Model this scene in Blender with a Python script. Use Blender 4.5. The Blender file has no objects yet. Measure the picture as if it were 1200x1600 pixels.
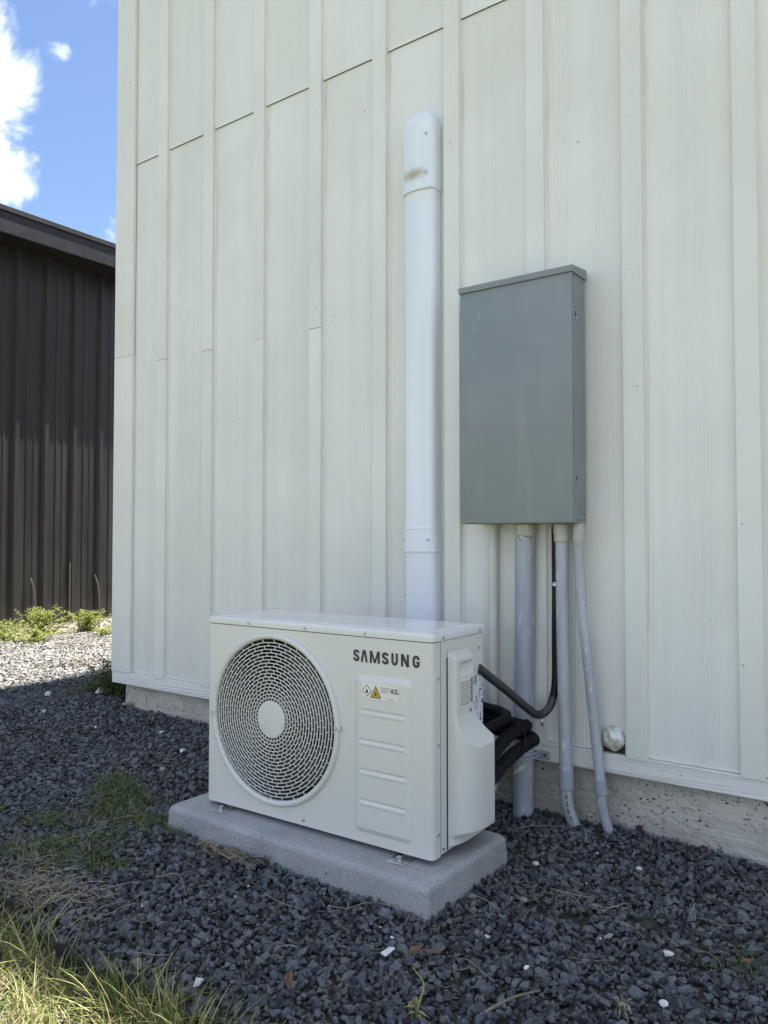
import bpy, bmesh, math, random
import numpy as np
from mathutils import Vector, Matrix

random.seed(7)
rng = np.random.default_rng(11)
R = math.radians
scene = bpy.context.scene
COL = scene.collection

# ------------------------------------------------------------------ camera
cd = bpy.data.cameras.new('camera')
cam = bpy.data.objects.new('camera', cd)
COL.objects.link(cam)
cam.location = (0.993, -2.2556, 0.870)
cam.rotation_euler = (R(91.711), 0, R(35.934))
cd.sensor_fit = 'HORIZONTAL'
cd.sensor_width = 36.0
cd.lens = 36.0 * 1215.1 / 1200.0
cd.clip_start = 0.02
cd.clip_end = 3000
scene.camera = cam

# ------------------------------------------------------------------ sky
SUN = Vector((0.195, 0.304, 1.0)).normalized()          # towards the sun
world = bpy.data.worlds.new('World')
scene.world = world
world.use_nodes = True
wt = world.node_tree
wt.nodes.clear()
def wn(t, **k):
    n = wt.nodes.new(t)
    for a, b in k.items(): setattr(n, a, b)
    return n
sky = wn('ShaderNodeTexSky', sky_type='NISHITA', sun_disc=False)
sky.sun_elevation = math.asin(SUN.z)
sky.sun_rotation = math.atan2(SUN.x, SUN.y)
sky.altitude = 100
sky.air_density = 1.0
sky.dust_density = 0.7
sky.ozone_density = 1.6
tc = wn('ShaderNodeTexCoord')
sep = wn('ShaderNodeSeparateXYZ')
wt.links.new(tc.outputs['Generated'], sep.inputs[0])
zc = wn('ShaderNodeMath', operation='MAXIMUM'); wt.links.new(sep.outputs['Z'], zc.inputs[0]); zc.inputs[1].default_value = 0.06
dv = wn('ShaderNodeVectorMath', operation='DIVIDE')
comb = wn('ShaderNodeCombineXYZ')
for i in range(3): wt.links.new(zc.outputs[0], comb.inputs[i])
wt.links.new(tc.outputs['Generated'], dv.inputs[0]); wt.links.new(comb.outputs[0], dv.inputs[1])
mp = wn('ShaderNodeMapping'); mp.inputs['Location'].default_value = (3.1, 1.7, 0.0)
wt.links.new(dv.outputs[0], mp.inputs[0])
nz = wn('ShaderNodeTexNoise'); nz.inputs['Scale'].default_value = 1.5; nz.inputs['Detail'].default_value = 2; nz.inputs['Roughness'].default_value = 0.55
wt.links.new(mp.outputs[0], nz.inputs['Vector'])
nf = wn('ShaderNodeTexNoise'); nf.inputs['Scale'].default_value = 13.0; nf.inputs['Detail'].default_value = 6; nf.inputs['Roughness'].default_value = 0.62; nf.inputs['Distortion'].default_value = 0.5
wt.links.new(tc.outputs['Generated'], nf.inputs['Vector'])
nfs = wn('ShaderNodeMath', operation='MULTIPLY_ADD'); wt.links.new(nf.outputs['Fac'], nfs.inputs[0]); nfs.inputs[1].default_value = 0.75; nfs.inputs[2].default_value = -0.375
nsum = wn('ShaderNodeMath', operation='ADD'); wt.links.new(nz.outputs['Fac'], nsum.inputs[0]); wt.links.new(nfs.outputs[0], nsum.inputs[1])
# cumulus noise: unseen clouds added to lift the shade; view cleared but for clumps
def clump(center, rx, amp):
    s = wn('ShaderNodeVectorMath', operation='DISTANCE')
    wt.links.new(tc.outputs['Generated'], s.inputs[0]); s.inputs[1].default_value = center
    m = wn('ShaderNodeMapRange'); m.interpolation_type = 'SMOOTHSTEP'
    wt.links.new(s.outputs['Value'], m.inputs['Value'])
    m.inputs['From Min'].default_value = 0; m.inputs['From Max'].default_value = rx
    m.inputs['To Min'].default_value = amp; m.inputs['To Max'].default_value = 0
    return m.outputs[0]
acc = nsum.outputs[0]
for c, rx, a in [((-0.755, 0.455, 0.46), 0.36, -0.24), ((-0.819, 0.371, 0.442), 0.150, 0.68), ((-0.738, 0.450, 0.503), 0.023, 0.22), ((-0.777, 0.53, 0.337), 0.055, 0.34)]:
    ad = wn('ShaderNodeMath', operation='ADD'); wt.links.new(acc, ad.inputs[0]); wt.links.new(clump(c, rx, a), ad.inputs[1]); acc = ad.outputs[0]
cr = wn('ShaderNodeMapRange'); cr.interpolation_type = 'SMOOTHSTEP'
wt.links.new(acc, cr.inputs['Value'])
cr.inputs['From Min'].default_value = 0.45; cr.inputs['From Max'].default_value = 0.74
cmix = wn('ShaderNodeMixRGB')
wt.links.new(cr.outputs[0], cmix.inputs['Fac'])
skb = wn('ShaderNodeMixRGB', blend_type='MULTIPLY'); skb.inputs['Fac'].default_value = 1.0
skb.inputs['Color2'].default_value = (0.95, 0.98, 1.06, 1)
wt.links.new(sky.outputs[0], skb.inputs['Color1'])
wt.links.new(skb.outputs[0], cmix.inputs['Color1'])
csh = wn('ShaderNodeMapRange'); wt.links.new(nf.outputs['Fac'], csh.inputs['Value'])
csh.inputs['From Min'].default_value = 0.35; csh.inputs['From Max'].default_value = 0.6; csh.inputs['To Min'].default_value = 0.34; csh.inputs['To Max'].default_value = 1.0
ccl = wn('ShaderNodeMixRGB', blend_type='MULTIPLY'); ccl.inputs['Fac'].default_value = 1.0
ccl.inputs['Color1'].default_value = (13.2, 13.7, 14.6, 1); wt.links.new(csh.outputs[0], ccl.inputs['Color2'])
wt.links.new(ccl.outputs[0], cmix.inputs['Color2'])
bg = wn('ShaderNodeBackground'); bg.inputs['Strength'].default_value = 0.066
wt.links.new(cmix.outputs[0], bg.inputs['Color'])
wo = wn('ShaderNodeOutputWorld'); wt.links.new(bg.outputs[0], wo.inputs['Surface'])

# ------------------------------------------------------------------ sun
sl = bpy.data.lights.new('sun', 'SUN')
sl.energy = 4.6
sl.angle = R(0.53)
sl.color = (1.0, 0.97, 0.92)
so = bpy.data.objects.new('sun', sl); COL.objects.link(so)
so.location = (3, 6, 12)
so.rotation_euler = SUN.to_track_quat('Z', 'Y').to_euler()

# ------------------------------------------------------------------ exposure
scene.view_settings.view_transform = 'Standard'
scene.view_settings.look = 'None'
scene.view_settings.exposure = 1.74
scene.cycles.max_bounces = 6
scene.cycles.diffuse_bounces = 3
scene.cycles.glossy_bounces = 3
scene.cycles.transmission_bounces = 3
scene.view_settings.gamma = 1.0
scene.view_settings.use_curve_mapping = False

# ================================================================== materials
MATS = {}
class NT:
    def __init__(s, name):
        m = bpy.data.materials.new(name); m.use_nodes = True
        s.m = m; s.t = m.node_tree; s.t.nodes.clear()
        s.out = s.n('ShaderNodeOutputMaterial'); s.b = s.n('ShaderNodeBsdfPrincipled')
        s.l(s.b.outputs[0], s.out.inputs[0])
        MATS[name] = m
    def n(s, t, **k):
        x = s.t.nodes.new(t)
        for a, b in k.items(): setattr(x, a, b)
        return x
    def l(s, a, b): s.t.links.new(a, b)
    def coord(s, kind='Object', scale=(1, 1, 1), rand=0.0):
        c = s.n('ShaderNodeTexCoord'); v = c.outputs[kind]
        if rand:
            oi = s.n('ShaderNodeObjectInfo')
            mu = s.n('ShaderNodeMath', operation='MULTIPLY'); s.l(oi.outputs['Random'], mu.inputs[0]); mu.inputs[1].default_value = rand
            ad = s.n('ShaderNodeVectorMath', operation='ADD'); s.l(v, ad.inputs[0]); s.l(mu.outputs[0], ad.inputs[1]); v = ad.outputs[0]
        mp = s.n('ShaderNodeMapping'); mp.inputs['Scale'].default_value = scale; s.l(v, mp.inputs[0])
        return mp.outputs[0]
    def noise(s, v, scale, detail=4, rough=0.55, dist=0.0):
        x = s.n('ShaderNodeTexNoise'); x.inputs['Scale'].default_value = scale; x.inputs['Detail'].default_value = detail
        x.inputs['Roughness'].default_value = rough; x.inputs['Distortion'].default_value = dist
        s.l(v, x.inputs['Vector']); return x.outputs['Fac']
    def ramp(s, v, a, b, lo=0.0, hi=1.0):
        x = s.n('ShaderNodeMapRange'); x.interpolation_type = 'SMOOTHSTEP'; s.l(v, x.inputs['Value'])
        x.inputs['From Min'].default_value = a; x.inputs['From Max'].default_value = b
        x.inputs['To Min'].default_value = lo; x.inputs['To Max'].default_value = hi; return x.outputs[0]
    def math(s, op, a, b=0.0):
        x = s.n('ShaderNodeMath', operation=op)
        for i, q in enumerate((a, b)):
            if hasattr(q, 'links'): s.l(q, x.inputs[i])
            else: x.inputs[i].default_value = q
        return x.outputs[0]
    def mix(s, f, a, b, mode='MIX'):
        x = s.n('ShaderNodeMixRGB', blend_type=mode)
        for i, q in zip(('Fac', 'Color1', 'Color2'), (f, a, b)):
            if hasattr(q, 'links'): s.l(q, x.inputs[i])
            elif isinstance(q, (int, float)): x.inputs[i].default_value = q
            else: x.inputs[i].default_value = (*q, 1)
        return x.outputs[0]
    def color(s, c):
        if hasattr(c, 'links'): s.l(c, s.b.inputs['Base Color'])
        else: s.b.inputs['Base Color'].default_value = (*c, 1)
    def bump(s, h, strength=0.3, dist=0.002, prev=None):
        x = s.n('ShaderNodeBump'); x.inputs['Strength'].default_value = strength; x.inputs['Distance'].default_value = dist
        s.l(h, x.inputs['Height'])
        if prev is not None: s.l(prev, x.inputs['Normal'])
        s.l(x.outputs[0], s.b.inputs['Normal']); return x.outputs[0]
    def set(s, **k):
        for a, b in k.items():
            i = s.b.inputs[a.replace('_', ' ')]
            if hasattr(b, 'links'): s.l(b, i)
            else: i.default_value = b

def simple(name, c, rough=0.5, metal=0.0, var=0.08, vscale=6.0, rvar=0.06, bump=0.0, bscale=200, bdist=0.001, spec=0.5, coat=0.0):
    t = NT(name)
    v = t.coord('Object', rand=9.0)
    n = t.noise(v, vscale, 5)
    lo = tuple(x * (1 - var) for x in c); hi = tuple(min(1, x * (1 + var)) for x in c)
    t.color(t.mix(t.ramp(n, 0.3, 0.7), lo, hi))
    t.set(Roughness=t.ramp(t.noise(v, vscale * 3, 4), 0.3, 0.7, max(0.02, rough - rvar), min(1, rough + rvar)), Metallic=metal, Specular_IOR_Level=spec)
    if coat: t.set(Coat_Weight=coat, Coat_Roughness=0.15)
    if bump: t.bump(t.noise(v, bscale, 3), bump, bdist)
    return t.m

PAINT = (0.785, 0.764, 0.685)
def siding(name, base, vertical=True, strength=0.5, streak=False):
    t = NT(name)
    if vertical: v = t.coord('Object', (1, 1, 0.022), rand=13.0)
    else: v = t.coord('Object', (0.022, 1, 1), rand=13.0)
    # embossed cedar grain: strongly stretched, gently swirling lines, deeper in some bands than in others
    warp = t.noise(v, 6.0, 2, 0.4)
    vm = t.n('ShaderNodeVectorMath', operation='ADD'); t.l(v, vm.inputs[0])
    wv = t.n('ShaderNodeCombineXYZ'); w2 = t.math('MULTIPLY', warp, 0.20)
    t.l(w2, wv.inputs[0]); t.l(w2, wv.inputs[2]); t.l(wv.outputs[0], vm.inputs[1])
    wvt = t.n('ShaderNodeTexWave', bands_direction='X' if vertical else 'Z'); wvt.inputs['Scale'].default_value = 40
    wvt.inputs['Distortion'].default_value = 6.0; wvt.inputs['Detail'].default_value = 2; wvt.inputs['Detail Scale'].default_value = 0.6
    t.l(vm.outputs[0], wvt.inputs['Vector'])
    g1 = wvt.outputs['Fac'] if vertical else t.noise(vm.outputs[0], 150, 3, 0.6)
    g2 = t.noise(vm.outputs[0], 60, 1, 0.5)
    band = t.ramp(t.noise(v, 11.0, 1), 0.40, 0.60, 0.06, 1.0)
    g = t.math('MULTIPLY', t.math('ADD', t.ramp(g1, 0.15, 0.75), t.math('MULTIPLY', g2, 0.8)), band)
    vo = t.coord('Object', rand=5.0)
    blot = t.noise(vo, 1.6, 3, 0.6)
    c = t.mix(t.ramp(blot, 0.3, 0.72), tuple(x * 0.94 for x in base), (base[0]*1.03, base[1]*1.03, base[2]*1.06))
    c = t.mix(t.math('MULTIPLY', t.math('MULTIPLY', t.ramp(g1, 0.45, 0.05), band), 0.035), c, tuple(x * 0.72 for x in base))  # groove shade put into the colour, slightly darker along the grain lines
    # small scuffs and specks of dirt
    sp = t.noise(t.coord('Object', (1, 1, 0.7), rand=3.0), 85, 2, 0.5)
    c = t.mix(t.math('MULTIPLY', t.ramp(sp, 0.73, 0.78), 0.35), c, (0.25, 0.22, 0.17))
    if streak:
        # run-off stains hanging under the flashing along the batten edges
        ge = t.n('ShaderNodeTexCoord'); sx = t.n('ShaderNodeSeparateXYZ'); t.l(ge.outputs['Generated'], sx.inputs[0])
        zz = t.ramp(sx.outputs['Z'], 0.62, 1.0)
        ex = t.ramp(sx.outputs['X'], 0.20, 0.10)
        sn = t.ramp(t.noise(t.coord('Object', (1, 1, 0.07), rand=7.0), 70, 3), 0.42, 0.68)
        k = t.math('MULTIPLY', t.math('MULTIPLY', zz, ex), sn)
        c = t.mix(t.math('MULTIPLY', k, 0.38), c, (0.30, 0.25, 0.16))
    t.color(c)
    t.set(Roughness=0.5, Specular_IOR_Level=0.4)
    t.bump(g, strength, 0.0030)
    return t.m

siding('siding_paint', PAINT, True, 0.40, True)
siding('batten_paint', PAINT, True, 0.28)
siding('trim_paint', PAINT, False, 0.9)
simple('flashing_paint', PAINT, 0.4, var=0.05)
simple('flash_gap', (0.10, 0.08, 0.05), 0.8)
simple('nail_rust', (0.12, 0.09, 0.06), 0.7)
simple('sheathing', (0.05, 0.045, 0.04), 0.9)
simple('shingle_roof', (0.10, 0.10, 0.10), 0.85, bump=0.5, bscale=60, bdist=0.01)
simple('plastic_white', (0.80, 0.815, 0.85), 0.24, var=0.004, vscale=1.5, rvar=0.01, coat=0.2)
t = NT('cap_white')
c = t.coord('Object'); d = t.n('ShaderNodeVectorMath', operation='SUBTRACT'); t.l(c, d.inputs[0]); d.inputs[1].default_value = (-0.016, -0.066, 1.728)
d2 = t.n('ShaderNodeVectorMath', operation='DIVIDE'); t.l(d.outputs[0], d2.inputs[0]); d2.inputs[1].default_value = (0.062, 0.2, 0.022)
d3 = t.n('ShaderNodeVectorMath', operation='LENGTH'); t.l(d2.outputs[0], d3.inputs[0])
ns = t.noise(c, 45, 3)
k = t.math('MULTIPLY', t.ramp(t.math('ADD', d3.outputs['Value'], t.math('MULTIPLY', ns, 0.8)), 1.7, 0.6), 0.85)
t.color(t.mix(k, (0.80, 0.815, 0.85), (0.40, 0.34, 0.20))); t.set(Roughness=t.ramp(k, 0, 1, 0.22, 0.6), Coat_Weight=0.2)
simple('hole_grey', (0.22, 0.22, 0.22), 0.5)

t = NT('box_grey')
v = t.coord('Object')
c = t.mix(t.ramp(t.noise(v, 5, 5), 0.3, 0.7), (0.215, 0.238, 0.243), (0.236, 0.260, 0.265))
scr = t.noise(t.coord('Object', (1, 1, 0.25)), 75, 2)
c = t.mix(t.math('MULTIPLY', t.ramp(scr, 0.735, 0.775), 0.5), c, (0.45, 0.45, 0.43))
fade = t.noise(t.coord('Object', (1, 1, 0.12)), 22, 4, 0.6); c = t.mix(t.math('MULTIPLY', t.ramp(fade, 0.52, 0.72), 0.16), c, (0.33, 0.345, 0.34))
t.color(c); t.set(Roughness=t.ramp(t.noise(v, 9, 4), 0.3, 0.7, 0.36, 0.46)); t.bump(t.noise(v, 420, 2), 0.08, 0.001)
simple('box_shadow_gap', (0.03, 0.03, 0.03), 0.8)
simple('galvanised', (0.55, 0.56, 0.57), 0.32, metal=1.0, var=0.2, vscale=40)
simple('screw_steel', (0.45, 0.46, 0.47), 0.25, metal=1.0)
simple('unit_white', (0.665, 0.65, 0.595), 0.36, var=0.012, vscale=2, rvar=0.012, bump=0.05, bscale=600, bdist=0.0006)
simple('unit_lid', (0.70, 0.70, 0.67), 0.14, var=0.01, vscale=3, rvar=0.02, coat=0.4)
simple('grille_plastic', (0.66, 0.645, 0.59), 0.4, var=0.01, rvar=0.01)
simple('fan_grey', (0.035, 0.035, 0.037), 0.45)
simple('interior_black', (0.012, 0.012, 0.013), 0.7)
simple('shroud_grey', (0.10, 0.10, 0.10), 0.5)
simple('ink', (0.035, 0.037, 0.042), 0.45)
simple('ink_grey', (0.22, 0.22, 0.22), 0.5)
simple('ink_red', (0.28, 0.035, 0.03), 0.5)
simple('label_paper', (0.76, 0.74, 0.62), 0.35, var=0.02)
simple('label_yellow', (0.62, 0.36, 0.03), 0.4)
simple('label_white', (0.8, 0.78, 0.75), 0.4)
t = NT('diagram_sticker')
v = t.coord('Object', (1, 1.3, 1.0)); n = t.noise(v, 90, 3, 0.7); n2 = t.noise(v, 28, 2)
k = t.math('MULTIPLY', t.ramp(n, 0.50, 0.56), t.ramp(n2, 0.42, 0.55))
t.color(t.mix(k, (0.66, 0.67, 0.68), (0.05, 0.05, 0.06))); t.set(Roughness=0.35)

t = NT('pad_concrete')
v = t.coord('Object')
sp = t.noise(v, 240, 3, 0.7); sp2 = t.noise(v, 420, 2); big = t.noise(v, 9, 5)
c = t.mix(t.ramp(big, 0.3, 0.7), (0.31, 0.308, 0.30), (0.41, 0.408, 0.40))
c = t.mix(t.math('MULTIPLY', t.ramp(sp, 0.55, 0.66), 0.75), c, (0.60, 0.60, 0.58))
c = t.mix(t.math('MULTIPLY', t.ramp(sp2, 0.48, 0.36), 0.6), c, (0.09, 0.09, 0.09))
pit = t.noise(v, 60, 2); c = t.mix(t.ramp(pit, 0.735, 0.76), c, (0.05, 0.05, 0.05))
sta = t.noise(v, 4.5, 5, 0.65); c = t.mix(t.math('MULTIPLY', t.ramp(sta, 0.52, 0.66), 0.28), c, (0.16, 0.145, 0.12))
t.color(c); t.set(Roughness=0.62); b = t.bump(sp, 0.5, 0.0016)

t = NT('foundation_concrete')
v = t.coord('Object'); big = t.noise(v, 3.2, 6, 0.65)
c = t.mix(t.ramp(big, 0.3, 0.7), (0.40, 0.375, 0.32), (0.58, 0.545, 0.48))
board = t.noise(t.coord('Object', (0.06, 1, 1)), 60, 3, 0.6)
c = t.mix(t.math('MULTIPLY', t.ramp(board, 0.46, 0.38), 0.16), c, (0.16, 0.14, 0.11))
pit = t.noise(v, 110, 2, 0.5); pm = t.math('MULTIPLY', t.ramp(pit, 0.62, 0.69), t.ramp(t.noise(v, 12, 2), 0.42, 0.58))
c = t.mix(pm, c, (0.06, 0.055, 0.05))
t.color(c); t.set(Roughness=0.9)
h = t.math('SUBTRACT', t.math('ADD', t.math('MULTIPLY', board, 0.4), t.math('MULTIPLY', t.noise(v, 40, 4), 0.9)), t.math('MULTIPLY', pm, 0.9))
t.bump(h, 1.0, 0.010)

def pvc(name, base, scuff=(0.62, 0.64, 0.66), amt=0.6):
    t = NT(name); v = t.coord('Object', (1, 1, 0.35), rand=4.0)
    c = t.mix(t.ramp(t.noise(v, 14, 5), 0.3, 0.7), tuple(x * 0.9 for x in base), tuple(min(1, x * 1.08) for x in base))
    s = t.noise(v, 55, 3, 0.6)
    c = t.mix(t.math('MULTIPLY', t.ramp(s, 0.57, 0.68), amt), c, scuff)
    dk = t.noise(t.coord('Object', rand=8.0), 60, 3)
    c = t.mix(t.math('MULTIPLY', t.ramp(dk, 0.68, 0.76), 0.6), c, (0.10, 0.10, 0.10))
    t.color(c); t.set(Roughness=0.38); t.bump(s, 0.1, 0.001)
pvc('pvc_grey', (0.37, 0.39, 0.42))
pvc('pvc_painted', (0.41, 0.425, 0.44), (0.64, 0.66, 0.58), 0.8)
pvc('pvc_collar', (0.46, 0.44, 0.38), (0.6, 0.57, 0.47), 0.8)
pvc('pipe_cream', (0.68, 0.66, 0.57), (0.7, 0.68, 0.58), 0.4)
t = NT('chipped_paint'); v = t.coord('Object'); n = t.noise(v, 75, 3, 0.65)
t.color(t.mix(t.ramp(n, 0.5, 0.56), (0.50, 0.49, 0.43), (0.17, 0.14, 0.11))); t.set(Roughness=0.6); t.bump(n, 0.6, 0.002)
simple('flex_grey', (0.038, 0.04, 0.042), 0.42, var=0.15)
simple('flex_black', (0.006, 0.006, 0.007), 0.4, spec=0.3)
simple('foam_black', (0.0045, 0.0047, 0.0055), 0.75, spec=0.25, bump=0.3, bscale=250)
t = NT('spray_foam'); v = t.coord('Object'); n = t.noise(v, 38, 4, 0.6)
t.color(t.mix(t.ramp(n, 0.35, 0.62), (0.46, 0.45, 0.33), (0.80, 0.80, 0.74))); t.set(Roughness=0.28, Coat_Weight=0.3); t.bump(n, 0.6, 0.004)

def stone(name, lo, hi, rough=0.72, spec=0.35, dust=0.12):
    t = NT(name); g = t.n('ShaderNodeNewGeometry')
    v = t.coord('Object')
    c = t.mix(t.ramp(g.outputs['Random Per Island'], 0.0, 1.0), lo, hi)
    n = t.noise(v, 130, 4, 0.65)
    c = t.mix(t.math('MULTIPLY', t.ramp(n, 0.45, 0.75), 0.55), c, tuple(x * 1.9 for x in hi))
    d = t.ramp(g.outputs['Random Per Island'], 0.93, 0.96)
    c = t.mix(t.math('MULTIPLY', d, 0.5), c, (0.16, 0.145, 0.125))
    big = t.noise(v, 2.2, 4)
    c = t.mix(t.math('MULTIPLY', t.ramp(big, 0.52, 0.70), dust), c, (0.20, 0.17, 0.13))
    t.color(c); t.set(Roughness=rough, Specular_IOR_Level=spec); t.bump(n, 0.55, 0.0025)
stone('basalt', (0.023, 0.0250, 0.0264), (0.121, 0.129, 0.134))
stone('basalt_sunlit', (0.08, 0.076, 0.071), (0.34, 0.32, 0.29), 0.8, 0.3, 0.6)  # paler copy of basalt, sunlight put into its colour, with some dust
simple('white_stone', (0.68, 0.66, 0.62), 0.6, var=0.15, vscale=60, bump=0.4, bscale=120, bdist=0.002)
simple('red_stone', (0.055, 0.020, 0.019), 0.7, var=0.2, vscale=60)
simple('tan_stone', (0.32, 0.28, 0.22), 0.75, var=0.2, vscale=60)
simple('edging_black', (0.02, 0.02, 0.02), 0.6, bump=0.3, bscale=60, bdist=0.003)

t = NT('ground_soil')
v = t.coord('Object'); sx = t.n('ShaderNodeSeparateXYZ'); t.l(v, sx.inputs[0])
n1 = t.noise(v, 18, 6, 0.65); n2 = t.noise(v, 0.9, 5)
soil = t.mix(t.ramp(n1, 0.3, 0.7), (0.028, 0.023, 0.018), (0.075, 0.062, 0.048))
tan = t.mix(t.ramp(n1, 0.3, 0.7), (0.20, 0.15, 0.10), (0.34, 0.28, 0.20))
lawn = t.mix(t.ramp(n2, 0.35, 0.65), (0.08, 0.10, 0.04), (0.17, 0.16, 0.08))
far_l = t.ramp(t.math('ADD', sx.outputs['X'], t.math('MULTIPLY', n2, 1.2)), -3.0, -4.2)
c = t.mix(far_l, soil, tan)
lm = t.ramp(t.math('ADD', sx.outputs['Y'], t.math('MULTIPLY', t.noise(v, 3, 3), 0.06)), -1.27, -1.33)
c = t.mix(lm, c, lawn)
t.color(c); t.set(Roughness=0.95); t.bump(n1, 0.6, 0.01)

def blade_mat(name, cols, rough=0.55, trans=0.25):
    t = NT(name); g = t.n('ShaderNodeNewGeometry'); r = t.n('ShaderNodeValToRGB')
    t.l(g.outputs['Random Per Island'], r.inputs[0])
    e = r.color_ramp.elements
    while len(e) < len(cols): e.new(0.5)
    for i, (p, cc) in enumerate(cols): e[i].position = p; e[i].color = (*cc, 1)
    t.color(r.outputs[0]); t.set(Roughness=rough, Specular_IOR_Level=0.3)
    tr = t.n('ShaderNodeBsdfTranslucent'); t.l(r.outputs[0], tr.inputs[0])
    ms = t.n('ShaderNodeMixShader'); ms.inputs[0].default_value = trans
    t.l(t.b.outputs[0], ms.inputs[1]); t.l(tr.outputs[0], ms.inputs[2]); t.l(ms.outputs[0], t.out.inputs[0])
blade_mat('lawn_blade', [(0.0, (0.085, 0.135, 0.028)), (0.38, (0.15, 0.19, 0.042)), (0.60, (0.29, 0.28, 0.09)), (0.82, (0.48, 0.41, 0.19)), (1.0, (0.56, 0.49, 0.26))])
blade_mat('weed_blade', [(0.0, (0.055, 0.095, 0.022)), (0.6, (0.10, 0.15, 0.035)), (0.85, (0.18, 0.19, 0.06)), (1.0, (0.36, 0.31, 0.17))])
blade_mat('straw_dry', [(0.0, (0.16, 0.12, 0.075)), (0.5, (0.30, 0.245, 0.155)), (1.0, (0.46, 0.40, 0.28))], trans=0.1)
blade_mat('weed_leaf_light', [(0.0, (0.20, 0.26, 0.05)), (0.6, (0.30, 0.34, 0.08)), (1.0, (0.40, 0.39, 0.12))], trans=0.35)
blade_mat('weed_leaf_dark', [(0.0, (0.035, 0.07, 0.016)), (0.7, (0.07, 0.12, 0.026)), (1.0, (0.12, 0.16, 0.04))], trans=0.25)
blade_mat('yellow_sprout', [(0.0, (0.35, 0.33, 0.10)), (1.0, (0.45, 0.40, 0.16))])
simple('weed_stem', (0.16, 0.15, 0.07), 0.7)
simple('dead_leaf', (0.15, 0.085, 0.042), 0.6, var=0.3, vscale=60, bump=0.4, bscale=90)
simple('twig_bark', (0.20, 0.165, 0.12), 0.8, var=0.25, vscale=60)

t = NT('shed_metal')
v = t.coord('Object', (1, 1, 0.12), rand=3.0); n = t.noise(v, 9, 5)
c = t.mix(t.ramp(n, 0.3, 0.7), (0.018, 0.0165, 0.0145), (0.029, 0.027, 0.024))
sx = t.n('ShaderNodeSeparateXYZ'); t.l(t.coord('Object'), sx.inputs[0])
dm = t.math('MULTIPLY', t.ramp(t.math('ADD', sx.outputs['Z'], t.math('MULTIPLY', n, 0.5)), 0.55, 0.10), 0.30)
c = t.mix(dm, c, (0.12, 0.10, 0.075))      # paler brown towards the ground
t.color(c); t.set(Roughness=t.ramp(n, 0.3, 0.7, 0.36, 0.5), Specular_IOR_Level=0.5)
simple('shed_trim', (0.010, 0.0105, 0.012), 0.45, var=0.1)
simple('shed_roof', (0.028, 0.028, 0.030), 0.4, var=0.1)
simple('shed_flash', (0.10, 0.09, 0.078), 0.4, var=0.2, vscale=30)

# ================================================================== mesh helpers
class MB:
    def __init__(s): s.v = []; s.f = []
    def add(s, vs, fs):
        o = len(s.v); s.v += [tuple(x) for x in vs]; s.f += [tuple(i + o for i in f) for f in fs]; return s
    def box(s, x0, x1, y0, y1, z0, z1):
        return s.add([(x0,y0,z0),(x1,y0,z0),(x1,y1,z0),(x0,y1,z0),(x0,y0,z1),(x1,y0,z1),(x1,y1,z1),(x0,y1,z1)],
                     [(0,3,2,1),(4,5,6,7),(0,1,5,4),(1,2,6,5),(2,3,7,6),(3,0,4,7)])
    def bbox(s, x0, x1, y0, y1, z0, z1, b=0.002, seg=2):
        bm = bmesh.new(); bmesh.ops.create_cube(bm, size=1)
        for v in bm.verts: v.co = Vector(((x0+x1)/2 + v.co.x*(x1-x0), (y0+y1)/2 + v.co.y*(y1-y0), (z0+z1)/2 + v.co.z*(z1-z0)))
        bmesh.ops.bevel(bm, geom=bm.edges[:], offset=b, segments=seg, affect='EDGES', profile=0.5)
        return s.bm(bm)
    def bm(s, bm):
        bm.verts.index_update(); s.add([v.co[:] for v in bm.verts], [[v.index for v in f.verts] for f in bm.faces]); bm.free(); return s
    def tube(s, pts, r, seg=14, cap=True):
        pts = [Vector(p) for p in pts]; n = len(pts)
        rs = r if isinstance(r, (list, tuple)) else [r] * n
        T = [(pts[min(i+1, n-1)] - pts[max(i-1, 0)]).normalized() for i in range(n)]
        a = Vector((0, 0, 1)) if abs(T[0].z) < 0.9 else Vector((1, 0, 0))
        N = T[0].cross(a).normalized(); vs = []
        for i in range(n):
            if i: N = (N - T[i] * N.dot(T[i])).normalized()
            B = T[i].cross(N)
            for k in range(seg):
                t = 2*math.pi*k/seg; vs.append(pts[i] + (N*math.cos(t) + B*math.sin(t)) * rs[i])
        fs = [(i*seg+k, i*seg+(k+1)%seg, (i+1)*seg+(k+1)%seg, (i+1)*seg+k) for i in range(n-1) for k in range(seg)]
        if cap: fs += [tuple(range(seg))[::-1], tuple(range((n-1)*seg, n*seg))]
        return s.add(vs, fs)
    def loft(s, loops, close=True, cap0=True, cap1=True):
        m = len(loops[0]); vs = [p for l in loops for p in l]; fs = []
        for i in range(len(loops)-1):
            for k in range(m if close else m-1):
                fs.append((i*m+k, i*m+(k+1)%m, (i+1)*m+(k+1)%m, (i+1)*m+k))
        if cap0: fs.append(tuple(range(m))[::-1])
        if cap1: fs.append(tuple(range((len(loops)-1)*m, len(loops)*m)))
        return s.add(vs, fs)
    def prism(s, poly, f0, f1):
        """poly: 2D points; f0,f1 map a 2D point to 3D at either end"""
        return s.loft([[f0(p) for p in poly], [f1(p) for p in poly]])

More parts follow.
